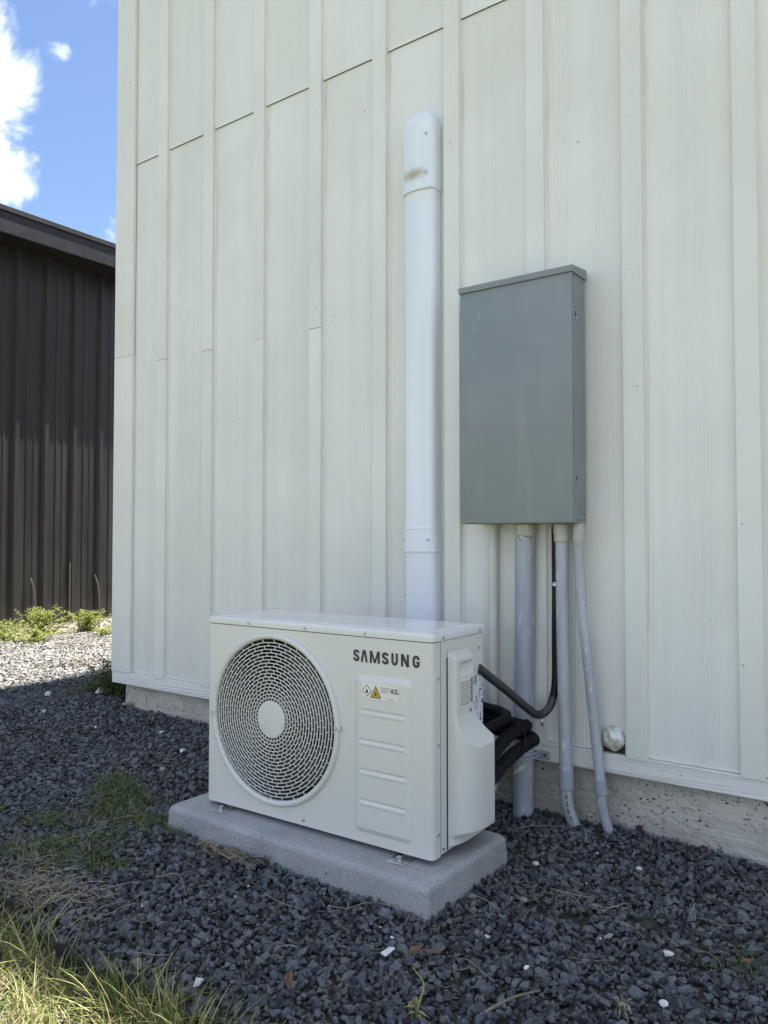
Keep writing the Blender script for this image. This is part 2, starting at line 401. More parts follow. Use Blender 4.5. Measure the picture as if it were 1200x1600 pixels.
def obj(name, mb, mat, parent=None, smooth=False, angle=40):
    me = bpy.data.meshes.new(name)
    me.from_pydata(mb.v, [], mb.f)
    bm = bmesh.new(); bm.from_mesh(me); bmesh.ops.recalc_face_normals(bm, faces=bm.faces)
    bm.to_mesh(me); bm.free()
    me.materials.append(MATS[mat])
    if smooth:
        me.polygons.foreach_set('use_smooth', [True]*len(me.polygons))
        me.set_sharp_from_angle(angle=R(angle))
    o = bpy.data.objects.new(name, me); COL.objects.link(o)
    if parent: o.parent = parent
    return o
def thing(name, label, cat, loc=(0, 0, 0), rotz=0.0, group=None):
    o = bpy.data.objects.new(name, None); COL.objects.link(o)
    o.empty_display_size = 0.05
    o.location = loc; o.rotation_euler = (0, 0, rotz)
    return tag(o, label, cat, group)
def tag(o, label, cat, group=None):
    o['label'] = label; o['category'] = cat
    if group: o['group'] = group
    return o
def np_mesh(name, verts, tris, mat, parent=None, smooth=False):
    me = bpy.data.meshes.new(name)
    n = len(verts); m = len(tris); k = tris.shape[1]
    me.vertices.add(n); me.vertices.foreach_set('co', np.ascontiguousarray(verts, dtype=np.float32).ravel())
    me.loops.add(m*k); me.loops.foreach_set('vertex_index', np.ascontiguousarray(tris, dtype=np.int32).ravel())
    me.polygons.add(m); me.polygons.foreach_set('loop_start', np.arange(0, m*k, k, dtype=np.int32))
    me.polygons.foreach_set('use_smooth', np.full(m, smooth))
    me.update(calc_edges=True)
    me.materials.append(MATS[mat])
    o = bpy.data.objects.new(name, me); COL.objects.link(o)
    if parent: o.parent = parent
    return o
def spline(pts, n=40):
    """Catmull-Rom through points"""
    P = [Vector(p) for p in pts]; P = [P[0]*2-P[1]] + P + [P[-1]*2-P[-2]]; out = []
    segs = len(P)-3
    for i in range(segs):
        a, b, c, d = P[i:i+4]; k = max(2, n//segs)
        for j in range(k):
            t = j/k
            out.append(0.5*((2*b) + (c-a)*t + (2*a-5*b+4*c-d)*t*t + (3*b-a-3*c+d)*t**3))
    out.append(P[-2]); return out
def rrect(x0, x1, y0, y1, r, n=6):
    pts = []
    for cx, cy, a in ((x1-r, y1-r, 0), (x0+r, y1-r, 90), (x0+r, y0+r, 180), (x1-r, y0+r, 270)):
        for i in range(n+1):
            t = R(a + 90*i/n); pts.append((cx + r*math.cos(t), cy + r*math.sin(t)))
    return pts
def text_mesh(body, size, mat, name, parent, M, extrude=0.0002, offset=0.0):
    cu = bpy.data.curves.new(name, 'FONT'); cu.body = body; cu.size = size; cu.extrude = extrude; cu.offset = offset
    to = bpy.data.objects.new(name + '_tmp', cu); COL.objects.link(to)
    dg = bpy.context.evaluated_depsgraph_get()
    me = bpy.data.meshes.new_from_object(to.evaluated_get(dg))
    bpy.data.objects.remove(to); bpy.data.curves.remove(cu)
    me.transform(M); me.materials.clear(); me.materials.append(MATS[mat])
    o = bpy.data.objects.new(name, me); COL.objects.link(o); o.parent = parent
    return o

# ================================================================== terrain
def sstep(a, b, x):
    t = np.clip((x-a)/(b-a), 0, 1); return t*t*(3-2*t)
def hgt(x, y):
    x = np.asarray(x, float); y = np.asarray(y, float)
    h = 0.006*np.sin(5.1*x+1.3)*np.cos(4.3*y+.4) + 0.004*np.sin(11.7*x-2)*np.sin(9.1*y+1)
    left = sstep(-0.55, -1.5, x)
    h = h*np.where((x > -1.1) & (x < 0.2) & (y < -.2) & (y > -.95), .4, 1)
    h = h + 0.058*left*np.exp(-np.clip(-y, 0, 9)**2/0.30)*sstep(-3.3, -2.4, x)
    h = h + 0.012*sstep(-.35, 0.0, y)*sstep(-3, -2, x)
    px_ = np.maximum(np.maximum(-0.893-x, x-0.021), 0); py_ = np.maximum(np.maximum(-0.755-y, y+0.352), 0)
    h = h + 0.010*np.exp(-(np.hypot(px_, py_)/0.045)**2)*(0.4 + 0.6*np.sin(17*x+3)*np.sin(13*y+9*x)**2)
    # lawn lies slightly below the gravel bed held by the edging
    h = h - 0.02*sstep(-1.29, -1.36, y)*sstep(-12, -6, -np.abs(x))
    return np.where((np.abs(x) > 8) | (np.abs(y) > 8), 0, h)
def ground():
    xs = np.concatenate([[-600, -200, -60, -25, -12], np.arange(-8, 4.01, 0.08), [6, 12, 40, 150, 600]])
    ys = np.concatenate([[-600, -200, -60, -20, -8], np.arange(-3.6, 4.01, 0.08), [6, 12, 40, 150, 600]])
    X, Y = np.meshgrid(xs, ys, indexing='ij'); Z = hgt(X, Y) - 0.012
    V = np.stack([X, Y, Z], -1).reshape(-1, 3); ny = len(ys)
    i, j = np.meshgrid(np.arange(len(xs)-1), np.arange(ny-1), indexing='ij'); a = (i*ny+j).ravel()
    F = np.stack([a, a+ny, a+ny+1, a+1], 1)
    o = np_mesh('ground', V, F, 'ground_soil', smooth=True); o['kind'] = 'structure'
ground()

# ================================================================== building with board-and-batten siding
bld = thing('building', 'pale cream building clad in vertical board and batten siding on a concrete footing', 'building', (0, 0, 0))
SEAM, TRIM0, TRIM1, TOP = 2.622, 0.176, 0.238, 3.92
XL, XR = -2.205, 3.05
bat_l = [-1.903 + 0.3049*i for i in range(17)]
BW = 0.061
edges = [-2.150] + [b + BW/2 for b in bat_l if b < 2.9] + [XR]
for i in range(len(edges)-1):
    a, b = edges[i] + 0.0006, edges[i+1] - 0.0006
    mb = MB()
    if a < 0.1 < b:      # field with the ragged hole next to the batten
        poly = [(a, TRIM1-0.004), (0.156, TRIM1-0.004), (0.153, 0.268), (0.159, 0.296), (0.172, 0.311), (0.196, 0.314), (0.213, 0.305), (0.224, 0.285), (0.2235, TRIM1-0.004), (b, TRIM1-0.004), (b, SEAM), (a, SEAM)]
        bm = bmesh.new(); vs = [bm.verts.new((p[0], 0, p[1])) for p in poly]; f = bm.faces.new(vs)
        r = bmesh.ops.extrude_face_region(bm, geom=[f]); bmesh.ops.translate(bm, vec=(0, 0.010, 0), verts=[q for q in r['geom'] if isinstance(q, bmesh.types.BMVert)])
        bmesh.ops.triangulate(bm, faces=[q for q in bm.faces if len(q.verts) > 4]); mb.bm(bm)
    else:
        mb.box(a, b, 0, 0.010, TRIM1-0.004, SEAM)
    obj('siding_panel', mb, 'siding_paint', bld)
    obj('siding_panel', MB().box(a, b, -0.002, 0.010, SEAM+0.012, TOP), 'batten_paint', bld)
    x0 = a + (BW/2 if i else 0.068); x1 = b - BW/2
    if i == len(edges)-2: x1 = b
    fl = MB(); fl.prism([(-0.0062, SEAM+0.0004), (-0.0046, SEAM+0.0004), (-0.0046, SEAM+0.0055), (0.004, SEAM+0.0078), (0.004, SEAM+0.0106), (-0.0062, SEAM+0.0085)],
                        lambda p: (x0, p[0], p[1]), lambda p: (x1, p[0], p[1]))
    obj('flashing', fl, 'flashing_paint', bld)
obj('sheathing', MB().box(XL+0.03, XR-0.005, 0.0115, 0.05, TRIM0+0.002, TOP), 'sheathing', bld)
for i, b in enumerate(bat_l):
    if b > 2.95: continue
    z0, j = 0.2265 + random.uniform(-.002, .002), 1.665 + random.uniform(-.003, .003)
    dy = random.uniform(-0.0012, 0.0012)
    if i in (0, 1, 2, 3):
        obj('batten', MB().bbox(b, b+BW, -0.0178+dy, -0.0003, z0, j-0.0005, 0.0016, 1), 'batten_paint', bld)
        o2 = random.choice((-1, 1))*0.0014
        obj('batten', MB().bbox(b+o2, b+BW+o2, -0.0186-dy, -0.0024, j+0.0005, TOP, 0.0016, 1), 'batten_paint', bld)
    else:
        obj('batten', MB().bbox(b, b+BW, -0.0178+dy, -0.0024, z0, TOP, 0.0016, 1), 'batten_paint', bld)
for i, b in enumerate(bat_l):
    if b > 2.6: continue
    for z0, z1, yb in ((TRIM1, SEAM, -0.0001), (SEAM+0.013, TOP, -0.0021)):
        cb = MB(); w_ = 0.0020 + random.uniform(0, .0015)
        cb.prism([(b+BW-0.0012, yb), (b+BW+w_, yb), (b+BW+w_*0.45, yb-0.0012), (b+BW-0.0012, yb-0.0035)], lambda p: (p[0], p[1], z0), lambda p: (p[0], p[1], z1))
        obj('caulk_bead', cb, 'flashing_paint', bld, True, 60)
obj('corner_board', MB().bbox(-2.221, -2.084, -0.0195, -0.0004, TRIM1-0.006, 1.7130, 0.002, 1), 'batten_paint', bld)
obj('corner_board', MB().bbox(-2.220, -2.0845, -0.0198, -0.0026, 1.7138, TOP, 0.002, 1), 'batten_paint', bld)
obj('corner_board', MB().bbox(-2.2255, -2.206, -0.0015, 0.13, TRIM1-0.006, TOP, 0.002, 1), 'batten_paint', bld)
obj('trim_board', MB().bbox(-2.222, 0.93, -0.0145, 0.009, TRIM0, TRIM1-0.0055, 0.0022, 1), 'trim_paint', bld)
obj('trim_board', MB().bbox(0.932, XR, -0.0145, 0.009, TRIM0, TRIM1-0.0055, 0.0022, 1), 'trim_paint', bld)
# left side wall, back, right end and roof (they cast the shade the picture lies in)
obj('side_wall', MB().box(XL, XL+0.02, 0.012, 6.0, TRIM0, 5.9), 'batten_paint', bld)
for k in range(19):
    y = 0.30 + 0.3049*k
    obj('batten', MB().bbox(XL-0.017, XL-0.0005, y, y+BW, 0.2265, 4.0+0.33*y, 0.0016, 1), 'batten_paint', bld)
obj('trim_board', MB().bbox(XL-0.0135, XL-0.0008, -0.001, 6.0, TRIM0, TRIM1-0.0055, 0.002, 1), 'trim_paint', bld)
obj('back_wall', MB().box(XL, XR, 6.0, 6.02, TRIM0, 5.9), 'batten_paint', bld)
obj('end_wall', MB().box(XR, XR+0.02, 0.0, 6.02, TRIM0, 5.9), 'batten_paint', bld)
fo = MB()
n = 60; top = []; bot = []
for k in range(n+1):
    x = -2.165 + (XR+0.0-(-2.165))*k/n
    top.append((x, 0.026 + 0.004*math.sin(x*7) + random.uniform(-.0015, .0015), TRIM0+0.0015)); bot.append((x, 0.020 + random.uniform(-.003, .003), -0.3))
fo.loft([top, bot], close=False, cap0=False, cap1=False)
fo.box(-2.158, XR, 0.036, 6.0, -0.3, TRIM0+0.001)
lf = [[(-2.165 + random.uniform(-.012, .016)*(0 < z < 3), 0.026, 0.1775-0.05*z) for z in range(8)], [(-2.158, 0.2, 0.1775-0.05*z) for z in range(8)]]
fo.loft(lf, close=False, cap0=False, cap1=False)
obj('foundation', fo, 'foundation_concrete', bld)
rf = MB(); rf.prism([(-0.16, TOP+0.01), (6.3, TOP+0.01+6.46*0.33), (6.3, TOP+0.16+6.46*0.33), (-0.16, TOP+0.16)], lambda p: (XL-0.11, p[0], p[1]), lambda p: (XR+0.11, p[0], p[1]))
obj('roof', rf, 'shingle_roof', bld)
obj('soffit_board', MB().box(XL-0.10, XR+0.10, -0.15, 0.0, TOP-0.02, TOP+0.008), 'flashing_paint', bld)
def nail(x, y, z, r=0.0020):
    obj('nail_head', MB().tube([(x, y, z), (x, y-0.0012, z)], r, 8), 'nail_rust', bld)
for x, z in [(0.095, 2.077), (0.25, 0.844), (0.382, 0.205), (-0.73, 2.44), (-1.42, 1.35), (-1.70, 1.86), (0.02, 0.55), (-0.55, 0.66)]:
    nail(x, -0.0006 if not (TRIM0 < z < TRIM1) else -0.0150, z)
for x, z in [(-2.11, 3.30), (-2.115, 3.02), (-2.11, 2.93), (-1.86, 2.1), (0.275, 1.3), (-0.35, 2.2), (0.55, 0.9), (-0.95, 2.5), (0.548, 0.525)]:
    nail(x, -0.0201, z, 0.0018)

# ================================================================== dark metal shed
SX = -6.2
shed = thing('metal_shed', 'dark bronze ribbed metal shed standing behind the pale building corner', 'shed', (SX, 2.0, 0))
ws = MB()
y = -4.9; prof = []
while y < 6.5:
    prof += [(0, y), (0, y+0.10), (0.010, y+0.108), (0.010, y+0.122), (0, y+0.13), (0, y+0.175), (0.010, y+0.183), (0.010, y+0.197), (0, y+0.205)]
    y += 0.3048
ws.loft([[(p[0], p[1], -0.03) for p in prof], [(p[0], p[1], 3.9) for p in prof]], close=False, cap0=False, cap1=False)
obj('wall_sheet', ws, 'shed_metal', shed)
y = -4.9
rib_me = None
while y < 6.5:
    if rib_me is None:
        m_ = MB(); m_.prism([(-0.002, -0.040), (0.034, -0.020), (0.034, 0.020), (-0.002, 0.040)], lambda p: (p[0], p[1], -0.03), lambda p: (p[0], p[1], 3.9))
        ro = obj('rib', m_, 'shed_metal', shed); rib_me = ro.data
    else:
        ro = bpy.data.objects.new('rib', rib_me); COL.objects.link(ro); ro.parent = shed
    ro.location = (0, y, 0); y += 0.3048
obj('roof', MB().add([(0.36, -5.1, 3.80), (0.36, 6.9, 3.80), (-4.5, 6.9, 5.0), (-4.5, -5.1, 5.0), (0.36, -5.1, 3.84), (0.36, 6.9, 3.84), (-4.5, 6.9, 5.04), (-4.5, -5.1, 5.04)],
                     [(0,1,2,3),(4,5,6,7),(0,1,5,4),(1,2,6,5),(2,3,7,6),(3,0,4,7)]), 'shed_roof', shed)
obj('fascia', MB().bbox(0.352, 0.372, -5.1, 6.9, 3.795, 3.846, 0.004, 1), 'shed_roof', shed)
obj('fascia_return', MB().bbox(0.335, 0.356, -5.1, 6.9, 3.60, 3.794, 0.004, 1), 'shed_trim', shed)
obj('soffit', MB().box(0.0, 0.335, -5.1, 6.9, 3.61, 3.63), 'shed_trim', shed)
for yy in (-0.14, 0.56):  # sunlit rib glints put in as paler strips, along with bent trim
    m_ = MB(); m_.tube(spline([(0.045, yy, 0.0), (0.05, yy+0.005, 0.2), (0.045, yy-0.012, 0.36), (0.035, yy-0.04, 0.46)], 14), 0.009, 6)
    obj('flashing_glint', m_, 'shed_flash', shed)
for yy in (0.235,):
    obj('flashing_glint', MB().box(0.034, 0.04, yy-0.005, yy+0.005, 0.0, 0.60), 'shed_flash', shed)
for k in range(26):
    yy = -1.9 + 0.1524*k + 0.04
    obj('screw', MB().tube([(0.0, yy, 0.10 + 0.02*math.sin(k*7)), (0.012, yy, 0.10 + 0.02*math.sin(k*7))], 0.008, 6), 'shed_flash', shed)

# ================================================================== line-set cover (white channel)
lc = thing('line_set_cover', 'tall glossy white plastic pipe cover channel with domed top cap on the siding', 'pipe cover', (-0.4604, 0, 0.38))
def chan(w, d, bulge=0.006, r=0.020, n=7):
    """plan outline, front at y=-d, open to the wall"""
    pts = [(-w/2, -0.0008)]
    for i in range(n+1):
        t = R(180 + 90*i/n); pts.append((-w/2 + r + r*math.cos(t), -d + bulge + r + r*math.sin(t)))
    for i in range(1, 12):
        u = -1 + 2*i/12; pts.append(((w/2-r)*u, -d + bulge*u*u))
    for i in range(n+1):
        t = R(270 + 90*i/n); pts.append((w/2 - r + r*math.cos(t), -d + bulge + r + r*math.sin(t)))
    pts.append((w/2, -0.0008)); return pts
p0 = chan(0.122, 0.060)
obj('channel', MB().loft([[(x, y, 0.03) for x, y in p0], [(x, y, 1.77) for x, y in p0]]), 'plastic_white', lc, True, 30)
pb = chan(0.1275, 0.0640, r=0.021); pb2 = chan(0.1302, 0.0655, r=0.021)
obj('coupling', MB().loft([[(x, y, z) for x, y in q] for q, z in ((p0, .434), (pb2, .4345), (pb2, .438), (pb, .4385), (pb, .5095), (pb2, .510), (pb2, .5135), (p0, .514))]), 'plastic_white', lc, True, 30)
capl = [(chan(0.1285, 0.0655, r=0.021), 1.670), (chan(0.1312, 0.0678, r=0.021), 1.6705), (chan(0.1312, 0.0678, r=0.021), 1.676), (chan(0.128, 0.065, r=0.021), 1.677)]
loops = [[(x, y, z) for x, y in q] for q, z in capl]
base = chan(0.128, 0.065, r=0.021); H0, H1 = 1.876, 1.954
loops.append([(x, y, H0) for x, y in base])
for i in range(1, 13):
    t = R(90*i/12.25); cx_, sz = math.cos(t), math.sin(t)
    loops.append([(x*cx_**0.86, -0.0008 + (y+0.0008)*(0.42 + 0.58*cx_**0.7), H0 + (H1-H0)*sz) for x, y in base])
obj('end_cap', MB().loft(loops), 'cap_white', lc, True, 30)
for x, z in ((0.040, 1.858), (0.040, 1.725), (0.043, 0.475), (-0.052, 0.475)):
    yb = -0.0645 if z > 1 else -0.0625
    if x < 0: yb += 0.004
    s = obj('screw', MB().tube([(x, yb+0.006, z), (x, yb-0.0006, z)], 0.0052, 12), 'plastic_white', lc, True)
    obj('recess', MB().tube([(x, yb+0.002, z), (x, yb-0.0012, z)], 0.0030, 10), 'hole_grey', s)

# ================================================================== electrical box
eb = thing('electrical_box', 'tall grey steel electrical enclosure mounted on the siding above the conduits', 'electrical box', (-0.066, -0.0, 0.905))
BX0, BX1, BD, BH = -0.186, 0.187, 0.122, 0.752
obj('body', MB().bbox(BX0+0.002, BX1-0.002, -BD+0.004, -0.019, 0.0, BH-0.006, 0.002, 1), 'box_grey', eb)
obj('cover', MB().bbox(BX0, BX1, -BD-0.0015, -BD+0.0032, 0.002, BH-0.020, 0.0022, 2), 'box_grey', eb, True)
obj('cover_flange', MB().box(BX1-0.0018, BX1+0.0006, -BD+0.0030, -BD+0.021, 0.003, BH-0.030), 'box_grey', eb)
obj('top_hood', MB().add([(BX0-0.004, -BD-0.007, BH-0.020), (BX1+0.004, -BD-0.007, BH-0.020), (BX1+0.004, -0.018, BH-0.020), (BX0-0.004, -0.018, BH-0.020),
                          (BX0-0.004, -BD-0.007, BH-0.002), (BX1+0.004, -BD-0.007, BH-0.002), (BX1+0.004, -0.018, BH+0.010), (BX0-0.004, -0.018, BH+0.010)],
                         [(0,3,2,1),(4,5,6,7),(0,1,5,4),(1,2,6,5),(2,3,7,6),(3,0,4,7)]), 'box_grey', eb)
for z, h in ((0.595, 0.026), (0.115, 0.022)):
    o = obj('latch_slot', MB().box(BX1-0.001, BX1+0.0012, -BD+0.0225, -BD+0.0275, z, z+h), 'box_shadow_gap', eb)
    obj('latch', MB().bbox(BX1, BX1+0.004, -BD+0.021, -BD+0.026, z+0.002, z+0.010, 0.001, 1), 'galvanised', o)
for ro_, w_ in ((0.026, 0.0012), (0.017, 0.0010)):
    ring = MB(); n = 28
    l1 = [(BX1-0.001, -0.052 + ro_*math.cos(2*math.pi*k/n), 0.048 + ro_*math.sin(2*math.pi*k/n)) for k in range(n)]
    for q, (dx, rr) in enumerate(((0.0, ro_-w_), (0.0016, ro_-w_*.6), (0.0016, ro_+w_*.6), (0.0, ro_+w_))): pass
    ls = [[(BX1-0.0024+dx, -0.052 + rr*math.cos(2*math.pi*k/n), 0.048 + rr*math.sin(2*math.pi*k/n)) for k in range(n)] for dx, rr in ((0.0, ro_-w_), (0.0014, ro_-w_*.6), (0.0014, ro_+w_*.6), (0.0, ro_+w_))]
    ring.loft(ls, cap0=False, cap1=False)
    obj('knockout_ring', ring, 'box_grey', eb, True)
for y_, z_ in ((-0.088, 0.010), (-0.072, 0.010), (-0.056, 0.010), (-0.034, 0.012), (-0.075, 0.655), (-0.090, 0.744), (-0.050, 0.744)):
    xx = BX1 + (0.004 if z_ > 0.7 else -0.002)
    obj('rivet', MB().tube([(xx-0.001, y_, z_), (xx+0.0012, y_, z_)], 0.0024, 8), 'box_shadow_gap' if z_ < 0.1 else 'box_grey', eb)
obj('scratch', MB().add([(-0.1175, -BD-0.0019, 0.660), (-0.1160, -BD-0.0019, 0.661), (-0.1225, -BD-0.0019, 0.640), (-0.1235, -BD-0.0019, 0.641)], [(0, 1, 2, 3)]), 'label_white', eb)
obj('scratch', MB().add([(-0.134, -BD-0.0019, 0.625), (-0.133, -BD-0.0019, 0.626), (-0.137, -BD-0.0019, 0.606), (-0.138, -BD-0.0019, 0.606)], [(0, 1, 2, 3)]), 'label_white', eb)

# ================================================================== pipes
def pipe(name, label, pts, r, mat, seg=20):
    p = pts[-1]; t_ = thing(name, label, 'conduit', (p[0], p[1], 0.0))
    L = [(a-p[0], b-p[1], c) for a, b, c in pts]
    obj('pipe', MB().tube(L, r, seg), mat, t_, True, 50)
    return t_, (lambda q: (q[0]-p[0], q[1]-p[1], q[2]))
def collar(t_, f, a, b, r, mat, name='coupling', lip=True):
    a, b = Vector(f(a)), Vector(f(b))
    pts = [a, a.lerp(b, 0.04), a.lerp(b, 0.05), a.lerp(b, 0.95), a.lerp(b, 0.96), b]; rs = [r*0.93, r*0.97, r, r, r*0.97, r*0.93]
    return obj(name, MB().tube(pts, rs, 20), mat, t_, True, 40)
# thin cream pipe behind
t_, f = pipe('thin_pipe', 'thin cream painted pipe running down the siding left of the grey conduits', [(-0.195, -0.0165, 0.900), (-0.196, -0.0165, 0.5), (-0.197, -0.0165, 0.06)], 0.0158, 'pipe_cream')
collar(t_, f, (-0.195, -0.0165, 0.905), (-0.195, -0.0165, 0.885), 0.019, 'pipe_cream')
# fat conduit
t_, f = pipe('fat_conduit', 'fat grey plastic conduit, the widest pipe rising from gravel into the box', [(-0.0665, -0.047, 0.90), (-0.070, -0.047, 0.55), (-0.077, -0.047, 0.20), (-0.0795, -0.047, -0.03)], 0.0315, 'pvc_grey', 28)
collar(t_, f, (-0.0663, -0.047, 0.9045), (-0.0668, -0.047, 0.868), 0.0345, 'pvc_collar')
collar(t_, f, (-0.0668, -0.047, 0.868), (-0.0672, -0.047, 0.852), 0.0322, 'chipped_paint', 'chipped_edge')
pb_ = MB()
for k in range(15):
    a = R(195 + 150*k/14); zz = 0.118 + 0.060*k/14
    for j in (0, 1):
        x, y = -0.0785 + 0.0320*math.cos(a), -0.047 + 0.0320*math.sin(a)
        pb_.v.append((*f((x, y, 0))[:2], zz + j*0.015*math.sin(math.pi*(k+.6)/15.2)))
for k in range(14): pb_.f.append((2*k, 2*k+2, 2*k+3, 2*k+1))
obj('paint_smear', pb_, 'pipe_cream', t_)
# strap around it
st = thing('pipe_strap', 'metal two hole strap clamping the fat conduit to the trim board', 'strap', (-0.077, -0.0147, 0.195))
arc = [( -0.046, -0.004), (-0.040, -0.006)] + [(0.0345*math.cos(R(a)), -0.0323 + 0.0345*math.sin(R(a))) for a in range(190, 351, 10)] + [(0.040, -0.006), (0.046, -0.004)]
sm = MB()
for z in (-0.008, 0.004): sm.tube([(x, y, z + 0.004*math.sin(x*40)) for x, y in arc], 0.0042, 8)
obj('band', sm, 'pvc_grey', st, True)
for s_ in (-1, 1):
    o = obj('ear', MB().bbox(s_*0.055-0.018, s_*0.055+0.018, -0.0035, -0.0008, -0.013, 0.014, 0.001, 1), 'pvc_painted', st)
    obj('screw', MB().tube([(s_*0.058, -0.003, 0.001), (s_*0.058, -0.0062, 0.001)], 0.0058, 6), 'screw_steel', o)
# middle conduit
t_, f = pipe('straight_conduit', 'straight grey conduit right of the black flexible hose, its lower elbow printed', spline([(0.0575, -0.060, 0.895), (0.0585, -0.060, 0.6), (0.063, -0.060, 0.3), (0.066, -0.060, 0.16), (0.0668, -0.0598, 0.11), (0.071, -0.056, 0.065), (0.082, -0.046, 0.022), (0.100, -0.030, -0.03)], 46), 0.0182, 'pvc_painted')
collar(t_, f, (0.0573, -0.060, 0.9045), (0.0577, -0.060, 0.850), 0.0225, 'pvc_collar')
collar(t_, f, (0.0655, -0.060, 0.187), (0.0668, -0.0599, 0.119), 0.0222, 'pvc_grey')
pr = MB()
el = spline([(0.0668, -0.0598, 0.112), (0.071, -0.056, 0.065), (0.082, -0.046, 0.022)], 30)
for k in range(1, 29):
    if k % 7 in (5, 6): continue
    q = el[k]; T = (el[k+1]-el[k-1]).normalized(); N = Vector((0.35, -0.93, 0)); N = (N - T*N.dot(T)).normalized(); B = T.cross(N)
    w_ = 0.0035 if k % 2 else 0.0045
    for s_ in (-1, 1):
        for h_ in (-0.0010, 0.0010): pr.v.append(tuple(Vector(f(q)) + N*0.01835*0.985 + N*0.0004 + B*w_*s_*(0.75 if k % 3 else 1) + T*h_))
    i0 = len(pr.v)-4; pr.f.append((i0, i0+1, i0+3, i0+2))
obj('printed_marking', pr, 'ink', t_)
# slanted conduit
t_, f = pipe('slanted_conduit', 'slim grey conduit slanting from the box corner down to the gravel', spline([(0.1105, -0.060, 0.895), (0.112, -0.060, 0.80), (0.121, -0.058, 0.64), (0.146, -0.052, 0.37), (0.163, -0.049, 0.19), (0.168, -0.047, 0.115), (0.171, -0.043, 0.075), (0.180, -0.034, 0.03), (0.196, -0.02, -0.03)], 60), 0.0145, 'pvc_painted')
collar(t_, f, (0.1104, -0.060, 0.9045), (0.1113, -0.060, 0.840), 0.0165, 'pvc_collar')
collar(t_, f, (0.1645, -0.0488, 0.166), (0.1682, -0.047, 0.120), 0.0178, 'pvc_grey')
# black flexible conduit
hs = spline([(0.0290, -0.040, 0.895), (0.0290, -0.040, 0.70), (0.0285, -0.042, 0.55), (0.029, -0.044, 0.45), (0.0265, -0.052, 0.395), (0.0165, -0.070, 0.352), (-0.001, -0.104, 0.337), (-0.013, -0.16, 0.368), (-0.018, -0.26, 0.427), (-0.0205, -0.36, 0.481), (-0.0245, -0.4225, 0.516)], 100)
ht = thing('flexible_conduit', 'black flexible hose looping from the box down and over to the condenser', 'hose', (0.029, -0.040, 0.33))
L = [p - Vector((0.029, -0.040, 0.33)) for p in hs]
k0 = int(len(L)*0.42)
o = obj('hose', MB().tube(L[:k0+1], 0.0118, 14), 'flex_black', ht, True)
lw = MB(); lw.tube(L[k0:], [0.0124 + 0.00018*math.sin(i*2.1) for i in range(len(L)-k0)], 14)
obj('hose', lw, 'flex_grey', ht, True)
for z in (0.722, 0.533):
    cl = MB(); cl.tube([(0, 0, z-0.33-0.006), (0, 0, z-0.33-0.004), (0, 0, z-0.33-0.002), (0, 0, z-0.33+0.002), (0, 0, z-0.33+0.004), (0, 0, z-0.33+0.006)], [0.0126, 0.0134, 0.0126, 0.0126, 0.0134, 0.0126], 14)
    obj('clip', cl, 'galvanised', ht, True)
obj('connector', MB().tube([(0, 0, 0.545), (0, 0, 0.5735)], 0.0125, 6), 'galvanised', ht)
# small clip hanging under the hose
hc = thing('wall_clip', 'small metal clip on the siding under the black hose bend', 'clip', (-0.028, -0.002, 0.262))
obj('plate', MB().bbox(-0.011, 0.011, -0.004, 0.0005, -0.02, 0.055, 0.001, 1), 'galvanised', hc)
obj('hook', MB().tube(spline([(0, -0.004, 0.045), (0.002, -0.02, 0.05), (0.004, -0.024, 0.03), (0.002, -0.008, 0.022)], 14), 0.004, 8), 'galvanised', hc, True)
obj('foot', MB().bbox(-0.017, 0.017, -0.012, -0.0045, -0.026, -0.021, 0.001, 1), 'pvc_painted', hc)
# insulated refrigerant lines
def ins(label, pts, r):
    p = pts[0]; a = spline(pts, 60)
    o = obj('insulated_line', MB().tube([q - Vector(p) for q in a], [r + 0.0006*math.sin(i*.9) for i in range(len(a))], 16), 'foam_black', None, True)
    o.location = p; tag(o, label, 'hose', 'foam covered refrigerant lines')
ins('upper black foam insulated pipe looping from behind the condenser', [(-0.010, -0.440, 0.235), (-0.015, -0.400, 0.248), (-0.022, -0.34, 0.278), (-0.022, -0.24, 0.306), (-0.020, -0.165, 0.312), (-0.032, -0.122, 0.305), (-0.06, -0.108, 0.30), (-0.16, -0.10, 0.31), (-0.32, -0.085, 0.34), (-0.44, -0.05, 0.42), (-0.455, -0.03, 0.55)], 0.0178)
ins('lower black foam insulated pipe bulging over the fat conduit', [(0.004, -0.440, 0.214), (0.000, -0.400, 0.222), (-0.006, -0.32, 0.243), (-0.004, -0.23, 0.260), (0.0, -0.165, 0.270), (-0.008, -0.122, 0.266), (-0.04, -0.103, 0.272), (-0.16, -0.10, 0.275), (-0.32, -0.085, 0.31), (-0.47, -0.05, 0.40), (-0.485, -0.03, 0.55)], 0.0178)
ins('black foam insulated pipe running level along the condenser back', [(-0.045, -0.362, 0.336), (-0.04, -0.30, 0.342), (-0.055, -0.2, 0.342), (-0.12, -0.13, 0.34), (-0.26, -0.10, 0.355), (-0.42, -0.05, 0.44), (-0.425, -0.03, 0.55)], 0.0135)
o = obj('cable_tie', MB().tube([(0.033*math.cos(R(a)), 0.004*math.sin(R(a)), 0.047*math.sin(R(a))) for a in range(0, 361, 20)], 0.0018, 6), 'flex_black', None, True)
o.location = (-0.014, -0.235, 0.283); o.rotation_euler = (R(-8), 0, R(8)); tag(o, 'thin black tie round the foam insulated pipes', 'cable tie')
